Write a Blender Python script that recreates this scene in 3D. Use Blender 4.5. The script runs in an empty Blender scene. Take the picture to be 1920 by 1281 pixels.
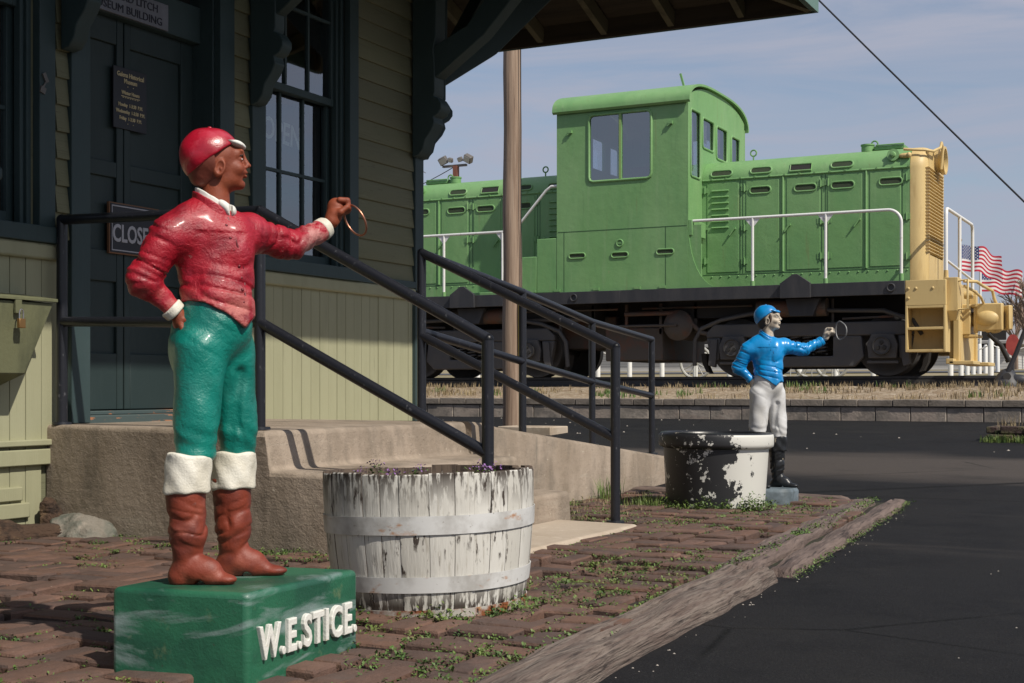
import bpy, math, random
import numpy as np
from mathutils import Vector, Matrix, noise as mnoise
random.seed(7); np.random.seed(7)
R = math.radians; PI = math.pi
S = bpy.context.scene
COL = S.collection
# ------------------------------------------------------------------ camera, world, sun, exposure
YAW = 27.0; F = 2609.0; HY = 728.0; CZ = 0.69
cam = bpy.data.cameras.new('camera'); camo = bpy.data.objects.new('camera', cam); COL.objects.link(camo)
cam.sensor_width = 36; cam.lens = F/1920*36; cam.shift_y = (HY-640.5)/1920
cam.clip_end = 2000; cam.clip_start = 0.05
camo.location = (0, 0, CZ); camo.rotation_euler = (R(90), 0, R(YAW)); S.camera = camo
W = bpy.data.worlds.new('World'); S.world = W; W.use_nodes = True
SUN = Vector((0.87, -0.32, 1.0)).normalized()
S.view_settings.view_transform = 'Standard'; S.view_settings.look = 'None'
S.view_settings.exposure = 0.0; S.view_settings.gamma = 1
def world_nodes():
    nt = W.node_tree; nt.nodes.clear(); N = nt.nodes.new; L = nt.links.new
    out = N('ShaderNodeOutputWorld'); bg = N('ShaderNodeBackground'); sky = N('ShaderNodeTexSky')
    sky.sky_type = 'NISHITA'; sky.sun_disc = False
    sky.sun_elevation = math.asin(SUN.z); sky.sun_rotation = math.atan2(SUN.x, SUN.y)
    sky.air_density = 1.0; sky.dust_density = 1.2; sky.ozone_density = 1.5
    tc = N('ShaderNodeTexCoord'); mp = N('ShaderNodeMapping'); mp.inputs['Scale'].default_value = (1.9, 1.9, 11)
    mp.inputs['Rotation'].default_value = (0.05, 0.1, 0.3)
    n = N('ShaderNodeTexNoise'); n.inputs['Scale'].default_value = 1.9; n.inputs['Detail'].default_value = 9; n.inputs['Roughness'].default_value = .6
    n.inputs['Distortion'].default_value = .8
    r = N('ShaderNodeMapRange'); r.inputs['From Min'].default_value = .37; r.inputs['From Max'].default_value = .63
    r.inputs['To Min'].default_value = .34; r.inputs['To Max'].default_value = .95
    mix = N('ShaderNodeMix'); mix.data_type = 'RGBA'; mix.inputs['B'].default_value = (3.75, 4.0, 4.95, 1)
    L(tc.outputs['Generated'], mp.inputs['Vector']); L(mp.outputs[0], n.inputs['Vector']); L(n.outputs['Fac'], r.inputs['Value'])
    L(r.outputs[0], mix.inputs['Factor']); L(sky.outputs[0], mix.inputs['A']); L(mix.outputs['Result'], bg.inputs['Color'])
    bg.inputs['Strength'].default_value = 0.105; L(bg.outputs[0], out.inputs[0])
world_nodes()
sl = bpy.data.lights.new('sun', 'SUN'); sl.energy = 4.6; sl.angle = R(0.6); sl.color = (1, .93, .82)
so = bpy.data.objects.new('sun', sl); COL.objects.link(so); so.rotation_euler = SUN.to_track_quat('Z', 'Y').to_euler(); so.location = (20, -10, 30)

# ------------------------------------------------------------------ pixel to world helpers (points on known planes of the place)
FX, FY = -math.sin(R(YAW)), math.cos(R(YAW)); RX, RY = math.cos(R(YAW)), math.sin(R(YAW))
def atD(x, y, D):
    u = (x-960)/F; return Vector((D*(FX+u*RX), D*(FY+u*RY), CZ-(y-HY)*D/F))
def atY(x, y, Y):
    u = (x-960)/F; return atD(x, y, Y/(FY+u*RY))
def atX(x, y, X):
    u = (x-960)/F; return atD(x, y, X/(FX+u*RX))
def sm(a, b, t):
    t = min(1, max(0, (t-a)/(b-a))); return t*t*(3-2*t)
def gz(X, Y):
    """height of the natural ground"""
    if Y < 16.75:
        t = Y-8.4; return 0.0385*(t+math.sqrt(t*t+.25))/2
    if Y < 24: return 0.86
    return 0.86 + min(Y-24, 110)*0.0165

# ------------------------------------------------------------------ mesh builder
class MB:
    def __init__(s): s.v = []; s.f = []; s.m = []
    def add(s, vs, fs, mi=0):
        o = len(s.v); s.v += [tuple(p) for p in vs]; s.f += [tuple(i+o for i in q) for q in fs]; s.m += [mi]*len(fs); return s
    def box(s, x0, x1, y0, y1, z0, z1, mi=0, M=None):
        vs = [Vector(p) for p in ((x0,y0,z0),(x1,y0,z0),(x1,y1,z0),(x0,y1,z0),(x0,y0,z1),(x1,y0,z1),(x1,y1,z1),(x0,y1,z1))]
        if M is not None: vs = [M @ p for p in vs]
        return s.add(vs, [(0,3,2,1),(4,5,6,7),(0,1,5,4),(1,2,6,5),(2,3,7,6),(3,0,4,7)], mi)
    def bar(s, p0, p1, w, h, up=(0,0,1), mi=0):
        p0 = Vector(p0); p1 = Vector(p1); d = (p1-p0).normalized(); a = d.cross(Vector(up))
        if a.length < 1e-4: a = d.cross(Vector((1,0,0)))
        a.normalize(); b = a.cross(d).normalized()
        vs = []
        for p in (p0, p1):
            for sa, sb in ((-1,-1),(1,-1),(1,1),(-1,1)): vs.append(p+a*sa*w/2+b*sb*h/2)
        return s.add(vs, [(0,1,2,3),(7,6,5,4),(0,4,5,1),(1,5,6,2),(2,6,7,3),(3,7,4,0)], mi)
    def tube(s, pts, r, n=12, caps=True, closed=False, mi=0):
        pts = [Vector(p) for p in pts]; k = len(pts); rs = r if isinstance(r, (list, tuple)) else [r]*k
        vs = []; ref = None
        for i, p in enumerate(pts):
            if closed: t = (pts[(i+1)%k]-pts[i-1])
            else: t = (pts[min(i+1,k-1)]-pts[max(i-1,0)])
            t.normalize()
            if ref is None:
                ref = t.cross(Vector((0,0,1)))
                if ref.length < .05: ref = t.cross(Vector((1,0,0)))
            a = (ref - t*ref.dot(t)).normalized(); ref = a; b = t.cross(a)
            for j in range(n):
                c = 2*PI*j/n; vs.append(p + (a*math.cos(c)+b*math.sin(c))*rs[i])
        fs = []
        for i in range(k if closed else k-1):
            for j in range(n):
                i2 = (i+1)%k; j2 = (j+1)%n; fs.append((i*n+j, i*n+j2, i2*n+j2, i2*n+j))
        if caps and not closed: fs.append(tuple(range(n))[::-1]); fs.append(tuple((k-1)*n+j for j in range(n)))
        return s.add(vs, fs, mi)
    def cyl(s, p0, p1, r0, r1=None, n=20, mi=0): return s.tube([p0, p1], [r0, r0 if r1 is None else r1], n, mi=mi)
    def prism(s, poly, ax, t0, t1, mi=0):
        k = len(poly)
        def P(a, b, t): return {'x':(t,a,b),'y':(a,t,b),'z':(a,b,t)}[ax]
        vs = [P(a,b,t0) for a,b in poly]+[P(a,b,t1) for a,b in poly]
        fs = [tuple(range(k))[::-1], tuple(range(k,2*k))]+[(i,(i+1)%k,k+(i+1)%k,k+i) for i in range(k)]
        area = sum(poly[i][0]*poly[(i+1)%k][1]-poly[(i+1)%k][0]*poly[i][1] for i in range(k))
        flip = (area < 0) ^ (ax == 'y') ^ (t1 < t0)
        if flip: fs = [q[::-1] for q in fs]
        return s.add(vs, fs, mi)
    def lathe(s, prof, c=(0,0,0), n=40, mi=0, M=None):
        vs = []; fs = []
        for r, z in prof:
            for j in range(n):
                p = Vector((r*math.cos(2*PI*j/n), r*math.sin(2*PI*j/n), z))
                if M is not None: p = M @ p
                vs.append(p+Vector(c))
        for i in range(len(prof)-1):
            for j in range(n): fs.append((i*n+j, i*n+(j+1)%n, (i+1)*n+(j+1)%n, (i+1)*n+j))
        fs.append(tuple(range(n))[::-1]); fs.append(tuple((len(prof)-1)*n+j for j in range(n)))
        return s.add(vs, fs, mi)
    def grid(s, fn, nu, nv, mi=0):
        vs = [fn(i/nu, j/nv) for i in range(nu+1) for j in range(nv+1)]
        fs = [(i*(nv+1)+j, (i+1)*(nv+1)+j, (i+1)*(nv+1)+j+1, i*(nv+1)+j+1) for i in range(nu) for j in range(nv)]
        return s.add(vs, fs, mi)
    def ell(s, c, r, n=14, m=10, M=None, mi=0):
        vs = []; fs = []
        for i in range(m+1):
            th = PI*i/m
            for j in range(n):
                ph = 2*PI*j/n; p = Vector((r[0]*math.sin(th)*math.cos(ph), r[1]*math.sin(th)*math.sin(ph), -r[2]*math.cos(th)))
                if M is not None: p = M @ p
                vs.append(p+Vector(c))
        for i in range(m):
            for j in range(n): fs.append((i*n+j, i*n+(j+1)%n, (i+1)*n+(j+1)%n, (i+1)*n+j))
        return s.add(vs, fs, mi)
    def build(s, name, mat, parent=None, local=False, bevel=0, smooth=True, angle=38, seg=2, disp=None):
        me = bpy.data.meshes.new(name)
        off = Vector((0,0,0))
        if parent is not None and not local:
            p = parent
            while p is not None: off += p.location; p = p.parent
        vs = [(a-off.x, b-off.y, c-off.z) for a, b, c in s.v]
        me.from_pydata(vs, [], s.f); me.update()
        for m in (mat if isinstance(mat, (list, tuple)) else [mat]): me.materials.append(m)
        if any(s.m): me.polygons.foreach_set('material_index', s.m)
        if smooth:
            me.polygons.foreach_set('use_smooth', [True]*len(me.polygons)); me.set_sharp_from_angle(angle=R(angle))
        o = bpy.data.objects.new(name, me); COL.objects.link(o)
        if parent is not None: o.parent = parent
        if bevel:
            b = o.modifiers.new('b', 'BEVEL'); b.width = bevel; b.segments = seg; b.limit_method = 'ANGLE'; b.angle_limit = R(40)
            b.harden_normals = False
        return o
def tag(o, label=None, cat=None, group=None, kind=None):
    if label: o['label'] = label
    if cat: o['category'] = cat
    if group: o['group'] = group
    if kind: o['kind'] = kind
    return o
def thing(name, label, cat, loc=(0,0,0), rz=0, group=None):
    o = bpy.data.objects.new(name, None); COL.objects.link(o); o.location = loc; o.rotation_euler = (0,0,rz); o.empty_display_size = .2
    return tag(o, label, cat, group)
def copy_tree(o, parent=None):
    c = o.copy(); COL.objects.link(c); c.parent = parent
    for ch in o.children: copy_tree(ch, c)
    return c

# ------------------------------------------------------------------ materials
def M(name, base, rough=.6, layers=(), bumps=(), metal=0, spec=.5, coat=0, rl=None):
    m = bpy.data.materials.new(name); m.use_nodes = True; nt = m.node_tree; N = nt.nodes.new; L = nt.links.new
    p = nt.nodes['Principled BSDF']; p.inputs['Roughness'].default_value = rough; p.inputs['Metallic'].default_value = metal
    p.inputs['Specular IOR Level'].default_value = spec; p.inputs['Coat Weight'].default_value = coat; p.inputs['Coat Roughness'].default_value = .15
    tc = N('ShaderNodeTexCoord')
    def tex(d):
        mp = N('ShaderNodeMapping'); s = d.get('s', 5)
        if not isinstance(s, tuple): s = (s, s, s)
        mp.inputs['Scale'].default_value = s; L(tc.outputs['Object'], mp.inputs['Vector'])
        mp.inputs['Location'].default_value = d.get('o', (random.uniform(-9, 9),)*3)
        mp.inputs['Rotation'].default_value = d.get('r', (0,0,0))
        k = d.get('k', 'noise')
        if k == 'noise':
            t = N('ShaderNodeTexNoise'); t.inputs['Scale'].default_value = 1; t.inputs['Detail'].default_value = d.get('d', 6)
            t.inputs['Roughness'].default_value = d.get('ro', .6); t.inputs['Distortion'].default_value = d.get('ds', 0); o = t.outputs['Fac']
        elif k == 'vor':
            t = N('ShaderNodeTexVoronoi'); t.inputs['Scale'].default_value = 1; t.feature = d.get('feat', 'F1'); o = t.outputs['Distance']
        elif k == 'cell':
            t = N('ShaderNodeTexVoronoi'); t.inputs['Scale'].default_value = 1; sp = N('ShaderNodeSeparateColor'); L(t.outputs['Color'], sp.inputs[0]); o = sp.outputs[0]
        elif k == 'wave':
            t = N('ShaderNodeTexWave'); t.inputs['Scale'].default_value = 1; t.bands_direction = d.get('dir', 'X')
            t.inputs['Distortion'].default_value = d.get('ds', 0); t.inputs['Detail'].default_value = 2; o = t.outputs['Fac']
        elif k == 'island':
            gi = N('ShaderNodeNewGeometry'); return gi.outputs['Random Per Island']
        elif k == 'band':
            sp_ = N('ShaderNodeSeparateXYZ'); L(tc.outputs['Object'], sp_.inputs[0]); tn = N('ShaderNodeTexNoise'); tn.inputs['Scale'].default_value = 1; tn.inputs['Detail'].default_value = 5; L(mp.outputs[0], tn.inputs[0])
            a1 = N('ShaderNodeMath'); a1.operation = 'MULTIPLY_ADD'; a1.inputs[1].default_value = d['amp']; L(tn.outputs['Fac'], a1.inputs[0]); L(sp_.outputs[1], a1.inputs[2])
            a2 = N('ShaderNodeMath'); a2.operation = 'SUBTRACT'; a2.inputs[1].default_value = d['c0']+d['amp']/2; L(a1.outputs[0], a2.inputs[0])
            a3 = N('ShaderNodeMath'); a3.operation = 'ABSOLUTE'; L(a2.outputs[0], a3.inputs[0]); a4 = N('ShaderNodeMath'); a4.operation = 'SUBTRACT'; a4.inputs[0].default_value = d['w']; L(a3.outputs[0], a4.inputs[1]); return a4.outputs[0]
        elif k == 'axis':
            t = N('ShaderNodeSeparateXYZ'); o = t.outputs[d['ax']]
        L(mp.outputs[0], t.inputs[0]); return o
    def rng(o, lo, hi, a=0., b=1.):
        r = N('ShaderNodeMapRange'); r.inputs['From Min'].default_value = lo; r.inputs['From Max'].default_value = hi
        r.inputs['To Min'].default_value = a; r.inputs['To Max'].default_value = b; L(o, r.inputs['Value']); return r.outputs[0]
    def mul(a, b):
        q = N('ShaderNodeMath'); q.operation = 'MULTIPLY'; L(a, q.inputs[0]); L(b, q.inputs[1]); return q.outputs[0]
    rgb = N('ShaderNodeRGB'); rgb.outputs[0].default_value = (*base, 1); cur = rgb.outputs[0]; ro = None
    for d in layers:
        f = rng(tex(d), d.get('lo', .45), d.get('hi', .6), 0, d.get('f', 1))
        if 'mask' in d:
            q = d['mask']; f = mul(f, rng(tex(q), q.get('lo', .45), q.get('hi', .6)))
        mx = N('ShaderNodeMix'); mx.data_type = 'RGBA'; mx.blend_type = d.get('bl', 'MIX'); L(f, mx.inputs['Factor']); L(cur, mx.inputs['A']); mx.inputs['B'].default_value = (*d['c'], 1)
        cur = mx.outputs['Result']
        if 'rough' in d:
            r2 = N('ShaderNodeMix'); r2.inputs['A'].default_value = rough; r2.inputs['B'].default_value = d['rough']; L(f, r2.inputs['Factor'])
            if ro is not None: L(ro, r2.inputs['A'])
            ro = r2.outputs['Result']
    L(cur, p.inputs['Base Color'])
    if ro is not None: L(ro, p.inputs['Roughness'])
    prev = None
    for d in bumps:
        b = N('ShaderNodeBump'); b.inputs['Strength'].default_value = d.get('st', .4); b.inputs['Distance'].default_value = d.get('di', .01)
        o = tex(d)
        if 'lo' in d: o = rng(o, d['lo'], d['hi'])
        if d.get('inv'): b.invert = True
        L(o, b.inputs['Height'])
        if prev: L(prev, b.inputs['Normal'])
        prev = b.outputs[0]
    if prev: L(prev, p.inputs['Normal'])
    return m
def glass_mat(name, tint=(.8,.85,.85), add=.17, rough=.02):
    m = bpy.data.materials.new(name); m.use_nodes = True; nt = m.node_tree; nt.nodes.clear(); N = nt.nodes.new; L = nt.links.new
    o = N('ShaderNodeOutputMaterial'); mx = N('ShaderNodeMixShader'); t = N('ShaderNodeBsdfTransparent'); g = N('ShaderNodeBsdfGlossy')
    t.inputs['Color'].default_value = (*tint, 1); g.inputs['Roughness'].default_value = rough; g.inputs['Color'].default_value = (.9,.95,1,1)
    fr = N('ShaderNodeFresnel'); fr.inputs['IOR'].default_value = 1.5; a = N('ShaderNodeMath'); a.operation = 'MULTIPLY_ADD'
    a.inputs[1].default_value = 1.7; a.inputs[2].default_value = add
    nz = N('ShaderNodeTexNoise'); nz.inputs['Scale'].default_value = 1.3; bp = N('ShaderNodeBump'); bp.inputs['Strength'].default_value = .06; bp.inputs['Distance'].default_value = .05
    L(nz.outputs['Fac'], bp.inputs['Height']); L(bp.outputs[0], g.inputs['Normal'])
    L(fr.outputs[0], a.inputs[0]); L(a.outputs[0], mx.inputs[0]); L(t.outputs[0], mx.inputs[1]); L(g.outputs[0], mx.inputs[2]); L(mx.outputs[0], o.inputs[0])
    return m
CRC = dict(k='noise', s=220, d=2)
sid_c = (.17,.172,.10)
m_siding = M('siding_paint', sid_c, .75, [dict(k='island', c=(.135,.135,.085), lo=0, hi=1, f=.8), dict(c=(.05,.045,.03), s=(3,2.2,90), lo=.60, hi=.72, f=.6), dict(c=(.12,.13,.07), s=(1.5,1.5,7), lo=.45, hi=.8, f=.6), dict(c=(.06,.055,.035), s=(6,9,70), lo=.62, hi=.75, f=.6), dict(c=(.3,.3,.2), s=(2,5,60), lo=.6, hi=.8, f=.35)],
    [dict(s=(3,6,180), st=.35, di=.004), dict(s=40, st=.2, di=.003)])
m_wains = M('wainscot_paint', (.325,.322,.205), .75, [dict(c=(.25,.25,.15), s=(1,8,1.3), lo=.45, hi=.75, f=.5), dict(c=(.13,.13,.08), s=(3,40,3), lo=.64, hi=.78, f=.5)],
    [dict(s=(3,150,5), st=.3, di=.003), dict(s=40, st=.2, di=.003)])
m_teal = M('teal_trim_paint', (.028,.052,.054), .62, [dict(c=(.055,.085,.088), s=(3,3,1.2), lo=.5, hi=.8, f=.5), dict(c=(.02,.035,.035), s=(30,30,6), lo=.6, hi=.8, f=.6)], [dict(s=(60,60,5), st=.3, di=.003), dict(s=35, st=.15, di=.003)])
m_door = M('door_paint', (.015,.030,.030), .6, [dict(c=(.032,.052,.051), s=(3,5,1.5), lo=.45, hi=.75, f=.6), dict(c=(.11,.13,.12), s=(4,30,14), lo=.7, hi=.8, f=.35)], [dict(s=(40,60,5), st=.3, di=.003)])
m_thresh = M('threshold_paint', (.05,.075,.075), .7, [dict(c=(.35,.15,.07), s=(20,6,20), lo=.57, hi=.6, f=1)], [dict(s=50, st=.3, di=.004)])
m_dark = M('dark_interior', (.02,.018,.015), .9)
m_brown = M('interior_wood', (.14,.06,.025), .6, [dict(c=(.06,.025,.01), s=(20,20,2), lo=.4, hi=.7)])
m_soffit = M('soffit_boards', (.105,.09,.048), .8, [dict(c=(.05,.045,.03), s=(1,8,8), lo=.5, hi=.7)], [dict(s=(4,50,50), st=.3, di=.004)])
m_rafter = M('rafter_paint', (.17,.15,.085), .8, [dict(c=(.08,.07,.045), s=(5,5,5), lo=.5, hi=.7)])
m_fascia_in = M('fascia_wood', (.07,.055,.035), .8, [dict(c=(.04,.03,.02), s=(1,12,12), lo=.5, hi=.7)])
m_fascia = M('fascia_paint', (.12,.21,.18), .6)
m_shingle = M('shingles', (.10,.10,.09), .9, [], [dict(s=40, st=.4, di=.01)])
m_glass = glass_mat('window_glass')
m_cabglass2 = glass_mat('cab_front_glass', (.8,.82,.85), .05, .05)
m_cabglass = glass_mat('cab_glass', (.55,.62,.7), .22, .05)
m_conc = M('old_concrete', (.34,.275,.215), .9, [dict(c=(.20,.16,.12), s=(3,3,1.1), lo=.48, hi=.62, f=.7), dict(c=(.09,.09,.07), s=(7,7,1.4), lo=.62, hi=.72, f=.6), dict(c=(.42,.37,.30), s=(2,2,14), lo=.6, hi=.72, f=.4), dict(c=(.2,.155,.11), s=1.6, lo=.42, hi=.7, f=.9), dict(c=(.13,.11,.085), s=(6,6,3), lo=.5, hi=.72, f=.7), dict(c=(.5,.44,.35), s=45, lo=.66, hi=.72, f=.8), dict(c=(.10,.085,.07), s=70, lo=.66, hi=.74, f=.7)],
    [dict(s=22, st=.6, di=.012), dict(s=120, st=.6, di=.005), dict(s=55, lo=.60, hi=.72, st=.5, di=.006, inv=True), dict(s=(2,2,18), st=.3, di=.012)])
m_conc2 = M('step_concrete', (.43,.355,.275), .85, [dict(c=(.3,.235,.165), s=2.2, lo=.42, hi=.7, f=.8), dict(c=(.6,.53,.42), s=14, lo=.55, hi=.75, f=.5), dict(c=(.14,.11,.09), s=60, lo=.69, hi=.75, f=.8)],
    [dict(s=20, st=.35, di=.008), dict(s=140, st=.45, di=.004)])
m_pipe = M('black_rail_paint', (.012,.013,.018), .36, [dict(c=(.10,.10,.11), s=(70,70,25), lo=.63, hi=.7, f=.6, rough=.7), dict(c=(.25,.1,.04), s=30, lo=.76, hi=.8, f=.8)], [dict(s=60, st=.15, di=.003), dict(s=260, st=.1, di=.001)])
m_brick = M('paving_brick', (.135,.072,.048), .88, [dict(k='island', c=(.062,.042,.036), lo=.0, hi=1.0, f=.9), dict(c=(.22,.125,.095), s=5, lo=.5, hi=.72, f=.55), dict(c=(.09,.065,.055), s=13, lo=.52, hi=.7, f=.6), dict(c=(.36,.28,.22), s=70, lo=.68, hi=.74, f=.5)],
    [dict(s=28, st=.8, di=.012), dict(s=160, st=.6, di=.004)])
m_soil = M('joint_soil', (.022,.017,.012), .95, [dict(c=(.03,.04,.012), s=9, lo=.45, hi=.6, f=.8), dict(c=(.16,.13,.09), s=60, lo=.62, hi=.7, f=.6)], [dict(s=60, st=.8, di=.02)])
m_weed = M('weed_green', (.085,.15,.028), .6, [dict(c=(.17,.21,.05), s=3, lo=.4, hi=.7), dict(c=(.04,.09,.02), s=9, lo=.45, hi=.65), dict(c=(.3,.26,.11), s=40, lo=.66, hi=.72, f=.8)])
m_straw = M('dry_grass', (.32,.25,.14), .8, [dict(c=(.2,.15,.09), s=5, lo=.4, hi=.6)])
m_purple = M('purple_petals', (.25,.12,.33), .6)
m_timber = M('weathered_timber', (.185,.148,.123), .9, [dict(c=(.12,.085,.07), s=(70,4,50), lo=.42, hi=.60, f=.9), dict(c=(.035,.024,.02), s=(150,6,110), lo=.52, hi=.66, f=.9), dict(c=(.29,.245,.21), s=(90,5,60), lo=.58, hi=.72, f=.5)],
    [dict(s=(130,5,100), st=1, di=.012), dict(s=(14,2,9), st=.4, di=.03), dict(s=180, st=.4, di=.004)])
m_timberx = M('weathered_timber_cross', (.25,.19,.15), .9, [dict(c=(.11,.075,.06), s=(2.2,24,10), lo=.4, hi=.62, f=.9)], [dict(s=(3,70,50), st=.9, di=.02)])
m_asph = M('asphalt', (.0125,.0125,.014), .85, [dict(c=(.015,.0145,.015), s=.5, lo=.42, hi=.62, f=.8), dict(c=(.006,.006,.0075), s=2.5, lo=.5, hi=.7, f=.7),
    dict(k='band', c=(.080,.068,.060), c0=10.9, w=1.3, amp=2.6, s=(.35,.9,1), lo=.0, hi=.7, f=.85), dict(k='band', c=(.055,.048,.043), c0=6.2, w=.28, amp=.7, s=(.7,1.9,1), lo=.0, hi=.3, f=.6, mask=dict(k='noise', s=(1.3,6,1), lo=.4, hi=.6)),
    dict(k='band', c=(.003,.003,.003), c0=8.72, w=.022, amp=.25, s=(.5,.1,1), lo=.0, hi=.012, f=.9), dict(k='vor', feat='DISTANCE_TO_EDGE', c=(.003,.003,.003), s=(.33,.4,1), lo=.006, hi=.001, f=.9, mask=dict(k='noise', s=.4, lo=.5, hi=.58)),
    dict(c=(.028,.026,.024), s=(1.6,3.2,1), lo=.58, hi=.74, f=.5), dict(c=(.06,.057,.055), s=95, lo=.64, hi=.75, f=.7), dict(c=(.034,.033,.032), s=150, lo=.54, hi=.70, f=.7), dict(c=(.004,.004,.005), s=90, lo=.60, hi=.70, f=.8)],
    [dict(s=130, st=.7, di=.006), dict(s=400, st=.5, di=.003), dict(s=5, st=.2, di=.03)], spec=.15)
m_street = M('far_street', (.07,.07,.075), .85)
m_ballast = M('ballast', (.34,.26,.175), .95, [dict(c=(.22,.15,.085), s=1.2, lo=.42, hi=.6, f=.8), dict(c=(.5,.42,.32), s=14, lo=.5, hi=.62, f=.8), dict(c=(.12,.13,.05), s=3.1, lo=.6, hi=.72, f=.6), dict(c=(.1,.075,.05), s=25, lo=.58, hi=.68, f=.7)], [dict(s=18, st=.9, di=.05), dict(s=60, st=.8, di=.02)])
m_field = M('dry_field', (.27,.215,.125), .95, [dict(c=(.16,.15,.07), s=.3, lo=.45, hi=.6), dict(c=(.35,.29,.2), s=2, lo=.5, hi=.7, f=.6)], [dict(s=6, st=.5, di=.05)])
m_block = M('wall_block', (.37,.32,.27), .92, [dict(k='island', c=(.27,.23,.2), lo=0, hi=1, f=.9), dict(k='cell', c=(.29,.23,.19), s=(2.4,.1,5), lo=.3, hi=1, f=.6), dict(c=(.17,.15,.13), s=3, lo=.45, hi=.65), dict(c=(.1,.09,.08), s=9, lo=.55, hi=.7, f=.6)], [dict(s=40, st=.6, di=.01)])
m_capb = M('cap_block', (.21,.18,.15), .92, [dict(c=(.1,.085,.07), s=3, lo=.45, hi=.65), dict(c=(.24,.2,.17), s=8, lo=.5, hi=.7, f=.6)], [dict(s=40, st=.6, di=.01)])
m_mortar = M('mortar', (.12,.10,.09), .95)
lg = (.16,.325,.12)
m_loco = M('loco_green', lg, .5, [dict(c=(.22,.38,.165), s=(1.2,1.2,.5), lo=.42, hi=.68, f=.7), dict(c=(.10,.25,.095), s=(1.6,1.6,.7), lo=.5, hi=.75, f=.6), dict(c=(.25,.38,.19), s=(9,9,.8), lo=.56, hi=.75, f=.5), dict(c=(.09,.18,.075), s=(13,13,.9), lo=.6, hi=.78, f=.5), dict(c=(.20,.13,.06), s=(11,11,.8), lo=.62, hi=.8, f=.6), dict(c=(.30,.33,.16), s=5, lo=.70, hi=.74, f=.5), dict(c=(.09,.07,.045), s=(5,5,9), lo=.7, hi=.78, f=.4)], [dict(s=1.7, st=.28, di=.05), dict(s=7, st=.2, di=.01), dict(s=40, st=.15, di=.004)])
m_locodk = M('loco_seam', (.03,.085,.035), .6)
m_vent = M('vent_dark', (.032,.05,.022), .7, [], [dict(k='wave', dir='Z', s=60, st=.4, di=.01)])
m_yel = M('loco_yellow', (.58,.43,.19), .5, [dict(c=(.62,.47,.21), s=1.6, lo=.45, hi=.7, f=.7), dict(c=(.36,.23,.08), s=(9,9,1.4), lo=.52, hi=.72, f=.7), dict(c=(.2,.1,.03), s=(16,16,3), lo=.68, hi=.78, f=.6)], [dict(s=30, st=.12, di=.006)])
m_blk = M('loco_black', (.028,.029,.034), .55, [dict(c=(.055,.053,.055), s=(5,5,1.2), lo=.45, hi=.7, f=.7), dict(c=(.06,.052,.045), s=(26,26,2), lo=.6, hi=.8, f=.5)], [dict(s=25, st=.2, di=.006)])
m_truck = M('truck_black', (.062,.061,.064), .6, [dict(c=(.085,.078,.07), s=4, lo=.45, hi=.7, f=.7)], [dict(s=30, st=.3, di=.006)])
m_rusty = M('rusty_black', (.07,.058,.05), .7, [dict(c=(.12,.05,.03), s=3, lo=.5, hi=.62, f=.8)], [dict(s=30, st=.3, di=.006)])
m_under = M('underframe_dark', (.020,.018,.017), .8)
m_steel = M('worn_steel', (.10,.095,.09), .45, metal=.6)
m_white = M('white_paint', (.72,.72,.7), .45, [dict(c=(.4,.36,.3), s=12, lo=.6, hi=.75, f=.6)])
m_flagrefl = M('flag_reflection_stripes', (.42,.10,.14), .8, [dict(c=(.55,.5,.52), s=(1,6,.4), lo=.44, hi=.49)])  # maroon and white stripes imitate the flag mirrored in the cab front glass
m_pole = M('pole_wood', (.33,.24,.175), .85, [dict(c=(.22,.15,.105), s=(24,24,.8), lo=.42, hi=.62), dict(c=(.09,.06,.045), s=(60,60,1.1), lo=.6, hi=.7, f=.9), dict(c=(.42,.33,.26), s=(40,40,1.4), lo=.58, hi=.7, f=.6)], [dict(s=(60,60,1.5), st=.8, di=.01)])
m_red = M('red_enamel', (.33,.007,.019), .44, [dict(c=(.17,.002,.010), s=11, lo=.46, hi=.60, f=.85), dict(c=(.42,.03,.055), s=17, lo=.54, hi=.68, f=.55, rough=.5), dict(c=(.50,.15,.13), s=22, lo=.40, hi=.56, f=.85, rough=.6, mask=dict(k='axis', ax='Z', s=1, o=(0,0,0), lo=.70, hi=.64)), dict(c=(.5,.22,.2), s=26, lo=.40, hi=.52, f=.85, rough=.6, mask=dict(k='axis', ax='X', s=1, o=(0,0,0), lo=.205, hi=.235)), dict(c=(.6,.34,.3), s=30, lo=.68, hi=.73, f=.7, rough=.6)], [dict(s=34, st=.5, di=.006, ds=1.2), dict(s=75, st=.5, di=.004, ds=.8), dict(s=190, st=.6, di=.002)], coat=.06)
m_teal2 = M('teal_breeches_paint', (.003,.185,.145), .36, [dict(c=(.002,.11,.088), s=7, lo=.45, hi=.62, f=.7), dict(c=(.03,.22,.18), s=12, lo=.55, hi=.7, f=.6), dict(c=(.10,.17,.09), s=(16,16,9), lo=.66, hi=.75, f=.6)], [dict(s=34, st=.5, di=.005, ds=.8), dict(s=110, st=.7, di=.0028), dict(s=240, st=.4, di=.0015)], coat=.15)
m_cuffw = M('cream_cuff_paint', (.62,.58,.48), .6, [dict(c=(.72,.69,.6), s=12, lo=.45, hi=.6), dict(c=(.45,.30,.17), s=(20,20,8), lo=.66, hi=.74, f=.7)], [dict(s=60, st=.55, di=.004), dict(s=200, st=.5, di=.002)])
m_boot = M('rust_boot_paint', (.20,.034,.015), .55, [dict(c=(.11,.02,.012), s=14, lo=.45, hi=.62, f=.8), dict(c=(.33,.09,.055), s=11, lo=.55, hi=.7, f=.6), dict(c=(.22,.17,.17), s=26, lo=.66, hi=.74, f=.5)], [dict(s=40, st=.4, di=.004), dict(s=180, st=.4, di=.002)])
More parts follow.
